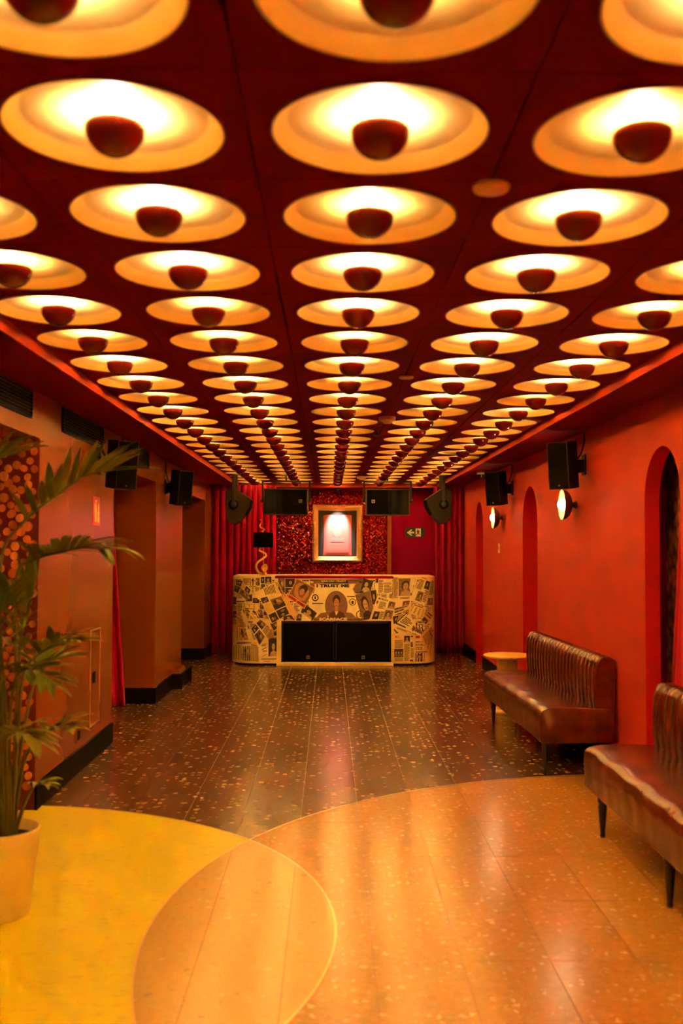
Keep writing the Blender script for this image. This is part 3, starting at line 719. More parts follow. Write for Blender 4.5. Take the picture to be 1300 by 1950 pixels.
class Sheet:
    """one pasted sheet; its corners are given TL TR BR BL in pixels"""
    def __init__(s, cs, layer): s.c = cs; s.o = .0022 + .0011 * layer; s.b = MB()
    def at(s, u_, v_, k=0):
        c = s.c; x = (1 - v_) * ((1 - u_) * c[0][0] + u_ * c[1][0]) + v_ * ((1 - u_) * c[3][0] + u_ * c[2][0])
        y = (1 - v_) * ((1 - u_) * c[0][1] + u_ * c[1][1]) + v_ * ((1 - u_) * c[3][1] + u_ * c[2][1])
        return surf(x, y, s.o + .0003 * k)
    def rect(s, u0, v0, u1, v1, mi, k=1, nu=3, nv=2):
        s.b.grid(lambda a, b_: s.at(u0 + (u1 - u0) * a, v0 + (v1 - v0) * b_, k), nu, nv, mi, False); return s
    def ell(s, cu, cv, ru, rv, mi, k=2, n_=18, rot=0):
        s.b.add([s.at(cu + ru * math.cos(a) * math.cos(rot) - rv * math.sin(a) * math.sin(rot), cv + ru * math.cos(a) * math.sin(rot) + rv * math.sin(a) * math.cos(rot), k) for a in [2 * PI * j / n_ for j in range(n_)]], [list(range(n_))], mi); return s
    def poly(s, pts, mi, k=2): s.b.add([s.at(a, b_, k) for a, b_ in pts], [list(range(len(pts)))], mi); return s
    def lines(s, u0, v0, u1, v1, n_, mi=5, k=1, seed=0):
        rr = random.Random(seed + n_); h = (v1 - v0) / n_
        for i in range(n_):
            s.rect(u0, v0 + h * i, u1 - (u1 - u0) * rr.choice((0, 0, 0, .05, .3)), v0 + h * (i + .58), mi, k, 3, 1)
        return s
    def head(s, u0, v0, u1, v1, words=3, mi=1, seed=0):
        rr = random.Random(seed); x = u0
        while x < u1 - .01:
            w_ = min(rr.uniform(.04, .10), u1 - x); s.rect(x, v0, x + w_ * .8, v1, mi, 1, 1, 1); x += w_
        return s
    def text(s, str_, u0, v0, u1, v1, mi=1, k=2, bold=.02):
        vs, fs = text2d(str_, bold); s.b.add([s.at(u0 + (u1 - u0) * a, v0 + (v1 - v0) * b_, k) for a, b_ in vs], fs, mi); return s
    def photo(s, u0, v0, u1, v1, kind='portrait', seed=0):
        rr = random.Random(seed); W, H = u1 - u0, v1 - v0
        P_ = lambda a, b_: (u0 + a * W, v0 + b_ * H)
        if kind == 'dark':
            s.rect(u0, v0, u1, v1, 2)
            for _ in range(3): c = P_(rr.uniform(.25, .75), rr.uniform(.25, .75)); s.ell(*c, W * rr.uniform(.08, .2), H * rr.uniform(.08, .2), rr.choice((3, 4)), 2, 12)
        elif kind == 'group':
            s.rect(u0, v0, u1, v1, 2)
            for i in range(3):
                cx_ = .2 + .3 * i; s.ell(*P_(cx_, .75), W * .15, H * .24, 3, 2, 12); s.ell(*P_(cx_, .42), W * .09, H * .14, 4, 3, 12)
        elif kind == 'scene':
            s.rect(u0, v0, u1, v1, 3)
            s.poly([P_(0, 1), P_(0, .6), P_(.3, .5), P_(.55, .72), P_(1, .55), P_(1, 1)], 2)
            s.ell(*P_(.6, .35), W * .2, H * .14, 4, 2, 14, .4); s.ell(*P_(.3, .3), W * .12, H * .16, 2, 2, 14)
        else:
            s.rect(u0, v0, u1, v1, rr.choice((2, 3)))
            lean = rr.uniform(-.08, .08)
            s.poly([P_(.12, 1), P_(.22, .76), P_(.42, .68), P_(.62, .68), P_(.84, .78), P_(.93, 1)], rr.choice((2, 4)), 2)
            s.ell(*P_(.5 + lean, .40), W * .26, H * .27, 2, 3); s.ell(*P_(.52 + lean, .46), W * .17, H * .21, 4, 4)
            s.rect(*P_(.43 + lean, .42), *P_(.49 + lean, .45), 2, 5, 1, 1).rect(*P_(.55 + lean, .42), *P_(.61 + lean, .45), 2, 5, 1, 1).rect(*P_(.47 + lean, .57), *P_(.58 + lean, .60), 2, 5, 1, 1)
        return s
    def done(s, name='clipping', paper='paper', parent=None):
        base = MB(); n_ = max(3, int(max(abs(s.c[1][0] - s.c[0][0]), abs(s.c[2][0] - s.c[3][0]), 6) / 4))
        base.grid(lambda a, b_: s.at(a, b_, 0), n_, max(3, n_ // 2), 0, False)
        base.add(s.b.v, s.b.f); base.m[-len(s.b.m):] = s.b.m if s.b.m else base.m[-0:]
        return base.build(name, [paper, 'ink', 'pdark', 'pmid', 'plight', 'grey', 'predc', 'skin', 'jacket', 'backdrop', 'paper2', 'paper3'], parent or booth, fixn=False)
def SL(*pts): return [(440 + x / 6.5, 1080 + y / 6.5) for x, y in pts]
def SR(*pts): return [(630 + x / 6.5, 1080 + y / 6.5) for x, y in pts]
for i in range(9):           # first layer: whole pages of print
    xa = 449 + i * 41.5
    for ya, yb in ((1103, 1142), (1143, 1181), (1182, 1221), (1222, 1259)):
        if ya > 1180 and 530 < xa + 41 and xa < 747: continue
        s = Sheet([(xa, ya), (xa + 40, ya), (xa + 40, yb), (xa, yb)], 0); s.o = .0004
        for c_ in range(3):
            s.lines(.04 + .32 * c_, .16, .31 + .32 * c_, .95, 13, seed=i * 7 + c_)
        s.head(.05, .03, .8, .11, seed=i + 50)
        if (i + int(ya)) % 2: s.photo(.38, .3, .64, .8, ('portrait', 'scene', 'group')[i % 3], i + 90)
        else: s.photo(.05, .25, .60, .75, ('scene', 'portrait', 'dark')[i % 3], i + 70)
        s.done(paper=('paper', 'paper3', 'paper2')[(i + int(ya)) % 3])
# left half, in order of pasting
s = Sheet(SL((20, 118), (360, 118), (360, 330), (20, 330)), 0)
s.photo(.62, .08, .98, .52, 'scene', 1).lines(.38, .1, .6, .5, 7).lines(.6, .56, .98, .95, 6).photo(.05, .15, .3, .7, 'dark', 2).done()
Sheet(SL((360, 112), (505, 112), (505, 250), (360, 250)), 0).photo(.05, .06, .36, .65, 'portrait', 3).photo(.42, .04, .95, .7, 'portrait', 4).photo(.05, .72, .4, .98, 'dark', 5).lines(.45, .76, .95, .98, 4).done(paper='paper2')
Sheet(SL((75, 150), (150, 170), (90, 330), (30, 290)), 1).photo(.05, .03, .95, .45, 'dark', 6).photo(.05, .5, .95, .97, 'dark', 7).done()
Sheet(SL((150, 190), (245, 275), (195, 415), (95, 330)), 2).rect(.02, .02, .4, .4, 11, 2).photo(.42, .04, .98, .46, 'portrait', 8).photo(.04, .5, .96, .96, 'scene', 9).done()
Sheet(SL((170, 340), (350, 330), (355, 515), (160, 505)), 1).photo(.08, .03, .5, .5, 'portrait', 10).photo(.55, .28, .98, .62, 'dark', 11).lines(.02, .68, .97, .97, 6).done()
Sheet(SL((20, 350), (70, 350), (80, 720), (20, 720)), 1).photo(.1, .05, .9, .3, 'dark', 12).lines(.1, .33, .9, .5, 6).photo(.1, .52, .9, .75, 'dark', 13).lines(.1, .78, .9, .98, 6).done()
Sheet(SL((110, 505), (165, 500), (285, 930), (235, 960)), 3).head(.05, .02, .4, .98, seed=1).head(.55, .05, .85, .6, seed=2).done()
Sheet(SL((60, 580), (170, 660), (235, 850), (95, 900)), 2).lines(.1, .05, .9, .5, 9).photo(.15, .55, .95, .97, 'scene', 14).done(paper='paper3')
Sheet(SL((165, 515), (400, 520), (400, 660), (300, 660)), 2).photo(.2, .05, .95, .8, 'scene', 15).head(.02, .05, .18, .3, seed=4).done()
Sheet(SL((400, 830), (590, 690), (600, 860), (470, 900)), 2).lines(.05, .05, .5, .9, 8).photo(.55, .1, .95, .8, 'scene', 60).done(paper='paper3')
s = Sheet(SL((360, 640), (500, 750), (350, 975), (240, 760)), 4)
s.photo(.02, .03, .55, .42, 'scene', 16).lines(.6, .05, .97, .45, 6).photo(.03, .5, .35, .95, 'dark', 17).photo(.42, .52, .97, .97, 'scene', 18).done()
Sheet(SL((470, 690), (590, 650), (600, 740), (530, 800)), 3).photo(.05, .1, .9, .9, 'portrait', 19).done()
s = Sheet(SL((20, 960), (250, 940), (245, 1170), (20, 1150)), 1)
s.lines(.05, .05, .5, .95, 16).photo(.55, .15, .98, .97, 'scene', 20).done()
s = Sheet(SL((240, 950), (345, 970), (345, 1185), (240, 1175)), 2); s.lines(.05, .1, .95, .95, 16).head(.1, .02, .8, .07, seed=6).done()
s = Sheet(SL((345, 900), (595, 860), (595, 1195), (345, 1190)), 2)
s.photo(.47, .05, .95, .72, 'portrait', 21).lines(.12, .2, .42, .3, 3).poly([(.14, .42), (.36, .34), (.36, .36), (.14, .45)], 1).head(.2, .48, .4, .51, seed=7).poly([(.14, .72), (.36, .62), (.36, .64), (.14, .74)], 5).lines(.12, .8, .9, .86, 2).head(.24, .9, .56, .93, mi=6, seed=8).done(paper='paper2')
Sheet(SL((540, 190), (600, 400), (330, 400), (290, 310)), 3).lines(.06, .08, .94, .6, 8).done(paper='paper')
s = Sheet(SL((535, 170), (620, 330), (735, 590), (480, 600)), 2).done(paper='paper3')
s = Sheet(SL((345, 370), (600, 300), (735, 575), (500, 705)), 5)
s.photo(.03, .06, .35, .25, 'dark', 22).rect(.02, .3, .4, .62, 11, 2).photo(.42, .2, .98, .62, 'scene', 23).photo(.05, .68, .4, .98, 'dark', 24).photo(.45, .66, .95, .97, 'dark', 25).done()
Sheet(SL((560, 140), (640, 290), (830, 590), (750, 640)), 6).lines(.1, .1, .9, .4, 3).done(paper='paper3')
Sheet(SL((640, 600), (745, 590), (800, 660), (640, 665)), 6).photo(.05, .05, .95, .95, 'portrait', 26).done()
Sheet(SL((580, 135), (665, 135), (665, 330), (580, 330)), 1).photo(.02, .02, .98, .98, 'scene', 27).done(paper='paper2')
Sheet(SL((665, 140), (790, 140), (790, 340), (665, 340)), 1).photo(.03, .02, .97, .55, 'portrait', 28).photo(.03, .58, .97, .97, 'portrait', 29).done(paper='paper2')
s = Sheet(SL((805, 560), (985, 590), (985, 668), (790, 668)), 3); s.photo(.05, .1, .4, .95, 'portrait', 30).done(paper='paper2')
Sheet(SL((900, 440), (1065, 570), (1010, 665), (860, 560)), 4).photo(.02, .02, .98, .98, 'portrait', 31).done()
# dollar-bill style poster: plain stand-in bust in an oval
s = Sheet([(597, 1101), (683, 1101), (683, 1182), (597, 1182)], 2)
ps = Sheet([(588, 1101), (692, 1101), (692, 1182), (588, 1182)], 2)
ps.rect(.02, .03, .98, .07, 5).rect(.08, .05, .92, .13, 9, 1)
ps.rect(.28, .055, .72, .125, 2, 2)
ps.poly([(.02, .10), (.10, .13), (.11, .26), (.08, .36), (.03, .30)], 9).poly([(.98, .10), (.86, .13), (.80, .26), (.88, .36), (.94, .30)], 9)
ps.ell(.5, .645, .205, .345, 5, 2, 40).ell(.5, .645, .195, .33, 9, 3, 40)
ps.poly([(.10, .97), (.22, .82), (.32, .80), (.36, .97)], 9).poly([(.90, .97), (.78, .82), (.68, .80), (.64, .97)], 9)
ps.poly([(.36, .935), (.38, .83), (.46, .77), (.56, .77), (.64, .82), (.67, .90), (.62, .945), (.5, .965), (.42, .96)], 8, 4)
ps.poly([(.47, .78), (.50, .88), (.54, .78)], 10, 5).rect(.475, .66, .535, .79, 7, 4)
ps.ell(.505, .52, .068, .13, 2, 4, 24).ell(.505, .58, .048, .105, 7, 5, 24)
ps.rect(.478, .565, .494, .58, 1, 6, 1, 1).rect(.518, .565, .534, .58, 1, 6, 1, 1).rect(.49, .64, .522, .65, 1, 6, 1, 1)
ps.ell(.115, .46, .062, .082, 1, 2, 24).ell(.115, .46, .044, .058, 10, 3, 24).ell(.115, .46, .016, .035, 1, 4, 12)
ps.ell(.80, .56, .062, .082, 1, 2, 24).ell(.80, .56, .050, .066, 10, 3, 24).ell(.80, .57, .022, .042, 1, 4, 12)
ps.ell(.94, .86, .08, .105, 9, 2, 24).ell(.94, .86, .06, .08, 10, 3, 24)
ps.lines(.06, .58, .26, .63, 1).lines(.70, .42, .84, .46, 1)
ps.rect(.02, .925, .98, .998, 8, 1)
post = ps.done('poster', 'paper2')
def lettering(str_, q4, mi, bold=.03, k=6):
    t_ = Sheet(q4, 2); t_.o += .0015; vs, fs = text2d(str_, bold); b_ = MB(); b_.add([t_.at(x, y, 0) for x, y in vs], fs, 0)
    return b_.build('lettering', mi, post, fixn=False)
lettering('WHO DO I TRUST?', [(611, 1104.6), (658, 1104.6), (658, 1108.4), (611, 1108.4)], 'paper2')
lettering('I TRUST ME', [(602.5, 1112.2), (665, 1112.2), (665, 1118.6), (602.5, 1118.6)], 'ink', .06)
lettering('SCARFACE', [(607, 1176.4), (661, 1176.4), (661, 1181.6), (607, 1181.6)], 'paper2', .06)
lettering('S', [(684.2, 1166.5), (688.2, 1166.5), (688.2, 1175), (684.2, 1175)], 'jacket', .05)
# tilted film poster with a bust, arms up
s = Sheet(SL((815, 138), (1040, 255), (905, 520), (690, 375)), 7)
s.rect(.03, .03, .97, .80, 9, 1).rect(.06, .06, .94, .76, 3, 2)
s.poly([(.10, .34), (.20, .12), (.40, .08), (.44, .18), (.28, .24), (.30, .44), (.46, .66), (.66, .66), (.72, .44), (.70, .24), (.80, .20), (.88, .42), (.80, .70), (.66, .78), (.40, .78), (.20, .66)], 7, 3)
s.ell(.53, .28, .19, .19, 2, 4).ell(.52, .42, .12, .15, 7, 5).rect(.45, .40, .50, .415, 1, 6, 1, 1).rect(.55, .40, .60, .415, 1, 6, 1, 1).rect(.49, .49, .57, .505, 6, 6, 1, 1)
s.rect(.03, .83, .48, .96, 6, 1).rect(.52, .83, .97, .96, 6, 1).head(.08, .85, .42, .89, seed=3).head(.56, .86, .9, .92, seed=5).done('poster', 'paper3')
# right half
Sheet(SR((550, 140), (758, 140), (758, 330), (540, 330)), 1).photo(.02, .02, .17, .28, 'dark', 40).lines(.2, .1, .48, .95, 12).lines(.52, .4, .97, .95, 9).head(.5, .28, .95, .33, seed=9).done(paper='paper2')
Sheet(SR((340, 138), (530, 175), (500, 300), (275, 330)), 2).photo(.3, .02, .97, .9, 'scene', 41).done(paper='paper2')
Sheet(SR((395, 130), (530, 172), (490, 300), (360, 290)), 3).photo(.02, .02, .98, .98, 'portrait', 42).done()
Sheet(SR((480, 285), (560, 278), (575, 460), (510, 470)), 3).photo(.05, .03, .97, .97, 'portrait', 43).done()
Sheet(SR((298, 345), (480, 288), (540, 640), (390, 665)), 4).photo(.0, .0, 1, .98, 'portrait', 44).done()
s = Sheet(SR((575, 350), (808, 420), (748, 662), (470, 660)), 5)
s.text('MI MODA', .10, .05, .60, .13).ell(.10, .25, .05, .07, 3).lines(.22, .2, .55, .5, 7).photo(.66, .08, .98, .42, 'portrait', 45).photo(.10, .62, .38, .95, 'portrait', 46).photo(.60, .50, .98, .95, 'portrait', 47).lines(.40, .6, .58, .95, 7).done(paper='paper2')
Sheet(SR((765, 115), (835, 115), (835, 400), (765, 400)), 1).lines(.1, .05, .9, .95, 22).done()
Sheet(SR((830, 130), (1070, 130), (1000, 400), (835, 410)), 2).photo(.02, .03, .92, .82, 'portrait', 48).lines(.1, .87, .8, .97, 2).done(paper='paper2')
s = Sheet(SR((1110, 110), (1235, 150), (1160, 480), (970, 410)), 4)
s.head(.1, .02, .6, .06, mi=6, seed=10).lines(.05, .12, .45, .5, 8).photo(.6, .1, .98, .4, 'portrait', 49).photo(.3, .55, .7, .92, 'portrait', 50).lines(.74, .45, .97, .9, 8).done(paper='paper2')
Sheet(SR((1240, 150), (1272, 160), (1262, 480), (1170, 480)), 2).lines(.1, .05, .9, .6, 12).photo(.1, .7, .9, .97, 'scene', 51).done()
Sheet(SR((770, 410), (990, 400), (960, 520), (765, 600)), 2).photo(.55, .1, .95, .6, 'portrait', 52).head(.1, .55, .9, .7, seed=11).head(.1, .75, .7, .9, seed=12).done(paper='paper2')
Sheet(SR((1020, 455), (1180, 500), (1130, 640), (960, 560)), 3).head(.05, .05, .75, .13, seed=13).lines(.05, .22, .9, .9, 8).done()
Sheet(SR((1205, 540), (1262, 590), (1180, 730), (1105, 650)), 4).head(.05, .1, .9, .22, seed=14).head(.05, .3, .9, .42, seed=15).photo(.1, .6, .8, .95, 'dark', 53).done(paper='paper3')
s = Sheet(SR((935, 560), (1165, 770), (1110, 850), (770, 720)), 5)
s.rect(.0, .0, 1, .86, 1, 1).rect(.03, .06, .52, .78, 10, 2).lines(.08, .2, .46, .68, 5, 5, 3).photo(.55, .05, .98, .8, 'group', 54).done(paper='paper2')
Sheet(SR((765, 600), (930, 565), (840, 680), (765, 720)), 3).photo(.02, .1, .5, .9, 'portrait', 55).lines(.55, .1, .95, .8, 5).done()
Sheet(SR((840, 690), (1010, 800), (1000, 832), (775, 760)), 4).head(.1, .1, .9, .4, seed=16).lines(.1, .5, .9, .9, 3).done()
Sheet(SR((775, 750), (865, 820), (770, 828), (768, 780)), 4).head(.1, .2, .9, .6, seed=17).done()
s = Sheet(SR((772, 835), (1038, 832), (1038, 1178), (772, 1178)), 3)
s.text('M.C.', .08, .04, .3, .12, 6).photo(.5, .05, .76, .28, 'portrait', 56).head(.8, .05, .92, .09, seed=18).photo(.8, .28, .9, .45, 'dark', 57).lines(.06, .2, .45, .5, 12).lines(.5, .34, .76, .95, 22).photo(.04, .52, .46, .82, 'group', 58).lines(.06, .86, .45, .97, 4).lines(.8, .5, .94, .85, 12).head(.78, .9, .92, .97, seed=19).done(paper='paper')
s = Sheet(SR((1040, 835), (1230, 832), (1225, 1168), (1040, 1172)), 2)
s.text('EMBRUJO', .03, .24, .62, .31).text('EN PUEBLA', .03, .34, .62, .41).rect(.04, .04, .3, .14, 6).lines(.04, .46, .6, .58, 5).head(.05, .62, .8, .66, seed=20).photo(.02, .68, .62, .99, 'portrait', 59).done(paper='paper')
s = Sheet(SR((1245, 720), (1268, 760), (1235, 1150), (1100, 850)), 4); s.lines(.1, .1, .9, .9, 14).head(.2, .3, .8, .34, seed=21).done(paper='paper3')

# subwoofers inside the booth
def sub(x0, x1, label):
    r_ = empty('subwoofer', ((x0 + x1) / 2, BY + .25, SZ0), label=label, cat='subwoofer', group='subwoofers built into the booth')
    MB().box(x0, x1, BY + .02, BY + .5, SZ0, SZ1 - .012).build('cabinet', 'black', r_, bev=.004)
    MB().box(x0 + .022, x1 - .022, BY + .008, BY + .02, SZ0 + .018, SZ1 - .03).build('grille', 'blackmatte', r_, bev=.003)
    f = MB(); t_ = .006
    for a in ((x0 + .012, x0 + .012 + t_, SZ0 + .008, SZ1 - .02), (x1 - .012 - t_, x1 - .012, SZ0 + .008, SZ1 - .02), (x0 + .012, x1 - .012, SZ0 + .008, SZ0 + .008 + t_), (x0 + .012, x1 - .012, SZ1 - .02 - t_, SZ1 - .02)): f.box(a[0], a[1], BY + .006, BY + .02, a[2], a[3])
    f.build('grille_frame', 'spkedge', r_)
    logo(r_, (x0 + x1) / 2, BY + .007, SZ0 + .065, .042)
def logo(parent, x, y, z, s_):
    q = MB(); t_ = s_ * .14; h = s_ / 2
    for a in ((-h, h, -h, -h + t_), (-h, h, h - t_, h), (-h, -h + t_, -h, h), (h - t_, h, -h, h)): q.box(x + a[0], x + a[1], y - .003, y + .001, z + a[2], z + a[3])
    q.box(x - .08 * s_, x + .02 * s_, y - .003, y + .001, z - .22 * s_, z + .2 * s_); q.box(x - .02 * s_, x + .24 * s_, y - .003, y + .001, z + .1 * s_, z + .2 * s_)
    return q.build('badge', 'badge', parent)
xm = .072
sub(SX0 + .002, xm - .004, 'black grilled subwoofer in the booth under the film poster side')
sub(xm + .004, SX1 - .004, 'black grilled subwoofer in the booth below the page headed MI MODA')
bpy.data.objects['subwoofer']['label'] = 'black grilled subwoofer in the booth on the snake lamp side'

# ------------------------------------------------------------------ snake lamp
lx, ly = -.893, 13.34
r_ = empty('snake_lamp', (lx, ly, BTOP), label='gold cobra table lamp with a black drum shade on the booth', cat='table lamp')
def pz(px, py, dy=0): return aY(px, py, ly + dy) + Vector((0, 0, .018))
low = [(506, 1094, -.05), (500, 1096, .02), (492, 1092, .05), (487.5, 1083, .02), (490, 1074, -.04), (499, 1067, -.05), (506, 1062, 0), (505, 1057, .04), (498, 1053, .02), (493, 1050, -.04), (495, 1046, -.03), (500, 1040, 0)]
q = MB(); pts = [pz(a, b_, c_) for a, b_, c_ in low]
def smooth(P_, k=5):
    out = []
    for i in range(len(P_) - 1):
        p0, p1, p2, p3 = P_[max(i - 1, 0)], P_[i], P_[i + 1], P_[min(i + 2, len(P_) - 1)]
        for j in range(k):
            t_ = j / k; out.append(.5 * ((2 * p1) + (p2 - p0) * t_ + (2 * p0 - 5 * p1 + 4 * p2 - p3) * t_ * t_ + (3 * p1 - p0 - 3 * p2 + p3) * t_ ** 3))
    return out + [P_[-1]]
sm_ = smooth(pts); q.tube(sm_, [.017 - .007 * i / len(sm_) for i in range(len(sm_))], 12)
q.build('snake_body', 'goldleaf', r_)
tail = smooth([pz(a, b_, c_) for a, b_, c_ in [(500, 1018, 0), (499, 1014, .02), (503.5, 1011, 0), (496, 1007, -.03), (494.5, 1003, 0), (498, 998, .03), (497.5, 994, .01), (494.5, 991, -.01)]])
MB().tube(tail, [.010 - .007 * i / len(tail) for i in range(len(tail))], 10).build('snake_tail', 'goldleaf', r_)
hood = MB(); c_ = pz(503.5, 1084, -.07)
hood.grid(lambda u_, v_: (c_.x + (.5 - u_) * .085 * math.sin(PI * min(1, v_ * .8 + .12)) , c_.y - .02 - .035 * math.sin(PI * v_) + .05 * (2 * u_ - 1) ** 2, c_.z + .05 - v_ * .105), 10, 10)
o = hood.build('cobra_hood', 'goldleaf', r_, fixn=False); o.modifiers.new('thickness', 'SOLIDIFY').thickness = .008
hd = pz(506, 1080, -.12); MB().lathe([(1e-4, .028), (.012, .022), (.019, 0), (.014, -.022), (1e-4, -.03)], Tm((hd.x, hd.y, hd.z), rx=.9), n=14).build('cobra_head', 'goldleaf', r_)
MB().tube([pz(502, 1095, .03), pz(501, 1012, .03)], .005, 8).build('rod', 'goldleaf', r_)
MB().lathe([(1e-4, 0), (.06, 0), (.06, .008), (.01, .014)], Matrix.Translation((pz(501, 1096, .02).x, ly + .02, BTOP + .0005)), n=24).build('base', 'goldleaf', r_)
a, b_ = pz(500.5, 1016.5), pz(500.5, 1045)
MB().lathe([(.122, b_.z), (.132, b_.z), (.130, a.z), (.120, a.z), (.119, b_.z)], Matrix.Translation((a.x + .005, ly + .02, 0)) , n=40).build('lamp_shade', 'blackmatte', r_)

# ------------------------------------------------------------------ hanging stage speakers
def stage_speaker(mirror, label):
    cxm = .092
    mx = lambda x: 2 * cxm - x if mirror else x
    y0 = 13.36; x0, x1, z0, z1 = -.880, -.300, 1.985, 2.325
    r_ = empty('stage_speaker', (mx(-.59), y0, CEIL), label=label, cat='speaker', group='speakers hung over the booth')
    prof = [(x0, y0), (x0 + .02, y0 - .02), (x0 + .09, y0 + .01), (x0 + .16, y0 + .05), (x0 + .24, y0 + .03), (x0 + .27, y0), (x1, y0 - .01), (x1, y0 + .26), (x1 - .12, y0 + .38), (x0 + .12, y0 + .38), (x0, y0 + .26)]
    P_ = [(mx(a), b_, z0) for a, b_ in prof]
    MB().prism(P_, (0, 0, z1 - z0)).build('cabinet', 'spk', r_, bev=.006)
    fr = MB()
    for a in ((x0, x1, z1 - .004, z1 + .006), (x0, x1, z0 - .004, z0 + .004)):
        fr.box(min(mx(a[0]), mx(a[1])), max(mx(a[0]), mx(a[1])), y0 - .022, y0 + .02, a[2], a[3])
    for a in ((x0 - .006, x0 + .008), (x1 - .010, x1 + .008)): fr.box(min(mx(a[0]), mx(a[1])), max(mx(a[0]), mx(a[1])), y0 - .022, y0 + .02, z0, z1)
    fr.build('front_frame', 'spkedge', r_, bev=.002)
    a, b2 = mx(x0 + .28), mx(x1 - .014)
    MB().box(min(a, b2), max(a, b2), y0 - .018, y0 + .002, z0 + .012, z1 - .012).build('grille', 'blackmatte', r_, bev=.002)
    logo(r_, mx(x1 - .095), y0 - .02, 2.165, .042)
    zb = 2.438; q_ = MB(); yk = y0 + .12
    xa, xb = sorted((mx(x0 - .03), mx(x1 + .025)))
    q_.box(xa, xb, yk - .02, yk + .02, zb - .012, zb + .010)
    for xx in (xa, xb): q_.box(xx - .012, xx + .012, yk - .02, yk + .02, 2.16, zb + .012)
    q_.build('yoke', 'steel', r_, bev=.003)
    q_ = MB(); xm_ = (xa + xb) / 2
    q_.tube([(xm_, yk, zb), (xm_, yk, TB)], .012, 10); q_.build('hanger', 'steel', r_)
    for xx in (xa, xb): MB().lathe([(1e-4, -.024), (.022, -.024), (.024, -.018), (.024, .018), (.022, .024), (1e-4, .024)], Tm((xx, yk, 2.175), ry=PI / 2), n=20).build('pivot_knob', 'steel', r_)
stage_speaker(False, 'wide black speaker hung over the snake lamp end of the booth')
stage_speaker(True, 'wide black speaker hung beside the frame on the exit sign side')
def side_speaker(mirror, label):
    cxm = 644.5; yy = 13.30; dep = .34
    zp = [(395, 300), (415, 262), (500, 236), (560, 252), (775, 392), (793, 420), (770, 520), (700, 650), (620, 752), (560, 788), (500, 790), (445, 760), (402, 700), (390, 500)]
    px = lambda x, y: (2 * cxm - (380 + x / 8.125) if mirror else 380 + x / 8.125, 900 + y / 8.125)
    P_ = [aY(*px(*a), yy) for a in zp]; c = aY(*px(525, 490), yy)
    r_ = empty('side_speaker', (c.x, yy, SOF), label=label, cat='speaker', group='speakers hung over the booth')
    MB().prism(P_, (0, dep, 0)).build('cabinet', 'spkside', r_, bev=.012, seg=3)
    sg = -1 if mirror else 1
    gp_ = [aY(*px(*a), yy) for a in ((806, 425), (782, 525), (712, 655))]; gq = [aY(*px(*a), yy) for a in ((790, 420), (768, 522), (698, 650))]
    MB().prism([g_ + Vector((0, .012, 0)) for g_ in gp_ + gq[::-1]], (0, dep - .024, 0)).build('grille', 'blackmatte', r_)
    T = Matrix.Translation((c.x, yy, c.z)) @ Matrix.Rotation(PI / 2, 4, 'X')
    MB().lathe([(1e-4, .002), (.066, .002), (.066, .006), (.05, .006)], T, n=28).build('pivot_recess', 'black', r_)
    MB().lathe([(1e-4, .034), (.024, .034), (.042, .030), (.044, .008)], T, n=28).build('pivot_knob', 'steel', r_)
    top = SOF + .10; ax = c.x
    q_ = MB().box(ax - .020, ax + .020, yy - .026, yy - .008, c.z - .02, top - .02)
    q_.box(ax - .020, ax + .020, yy - .026, yy + dep + .02, top - .035, top - .02); q_.box(ax - .020, ax + .020, yy + dep + .004, yy + dep + .02, c.z - .02, top - .02)
    q_.build('yoke', 'steel', r_, bev=.002)
    MB().tube([(ax, yy + .17, top - .03), (ax, yy + .17, TB + .002)], .014, 10).build('hanger', 'steel', r_)
M['spkside'] = mat('brown_black_cabinet', (.030, .016, .008), .6, spec=.25, bump=.1, bscale=300)
side_speaker(False, 'black wedge speaker hung edge-on in front of the wide curtain')
side_speaker(True, 'black wedge speaker hung edge-on above the exit sign side curtain')

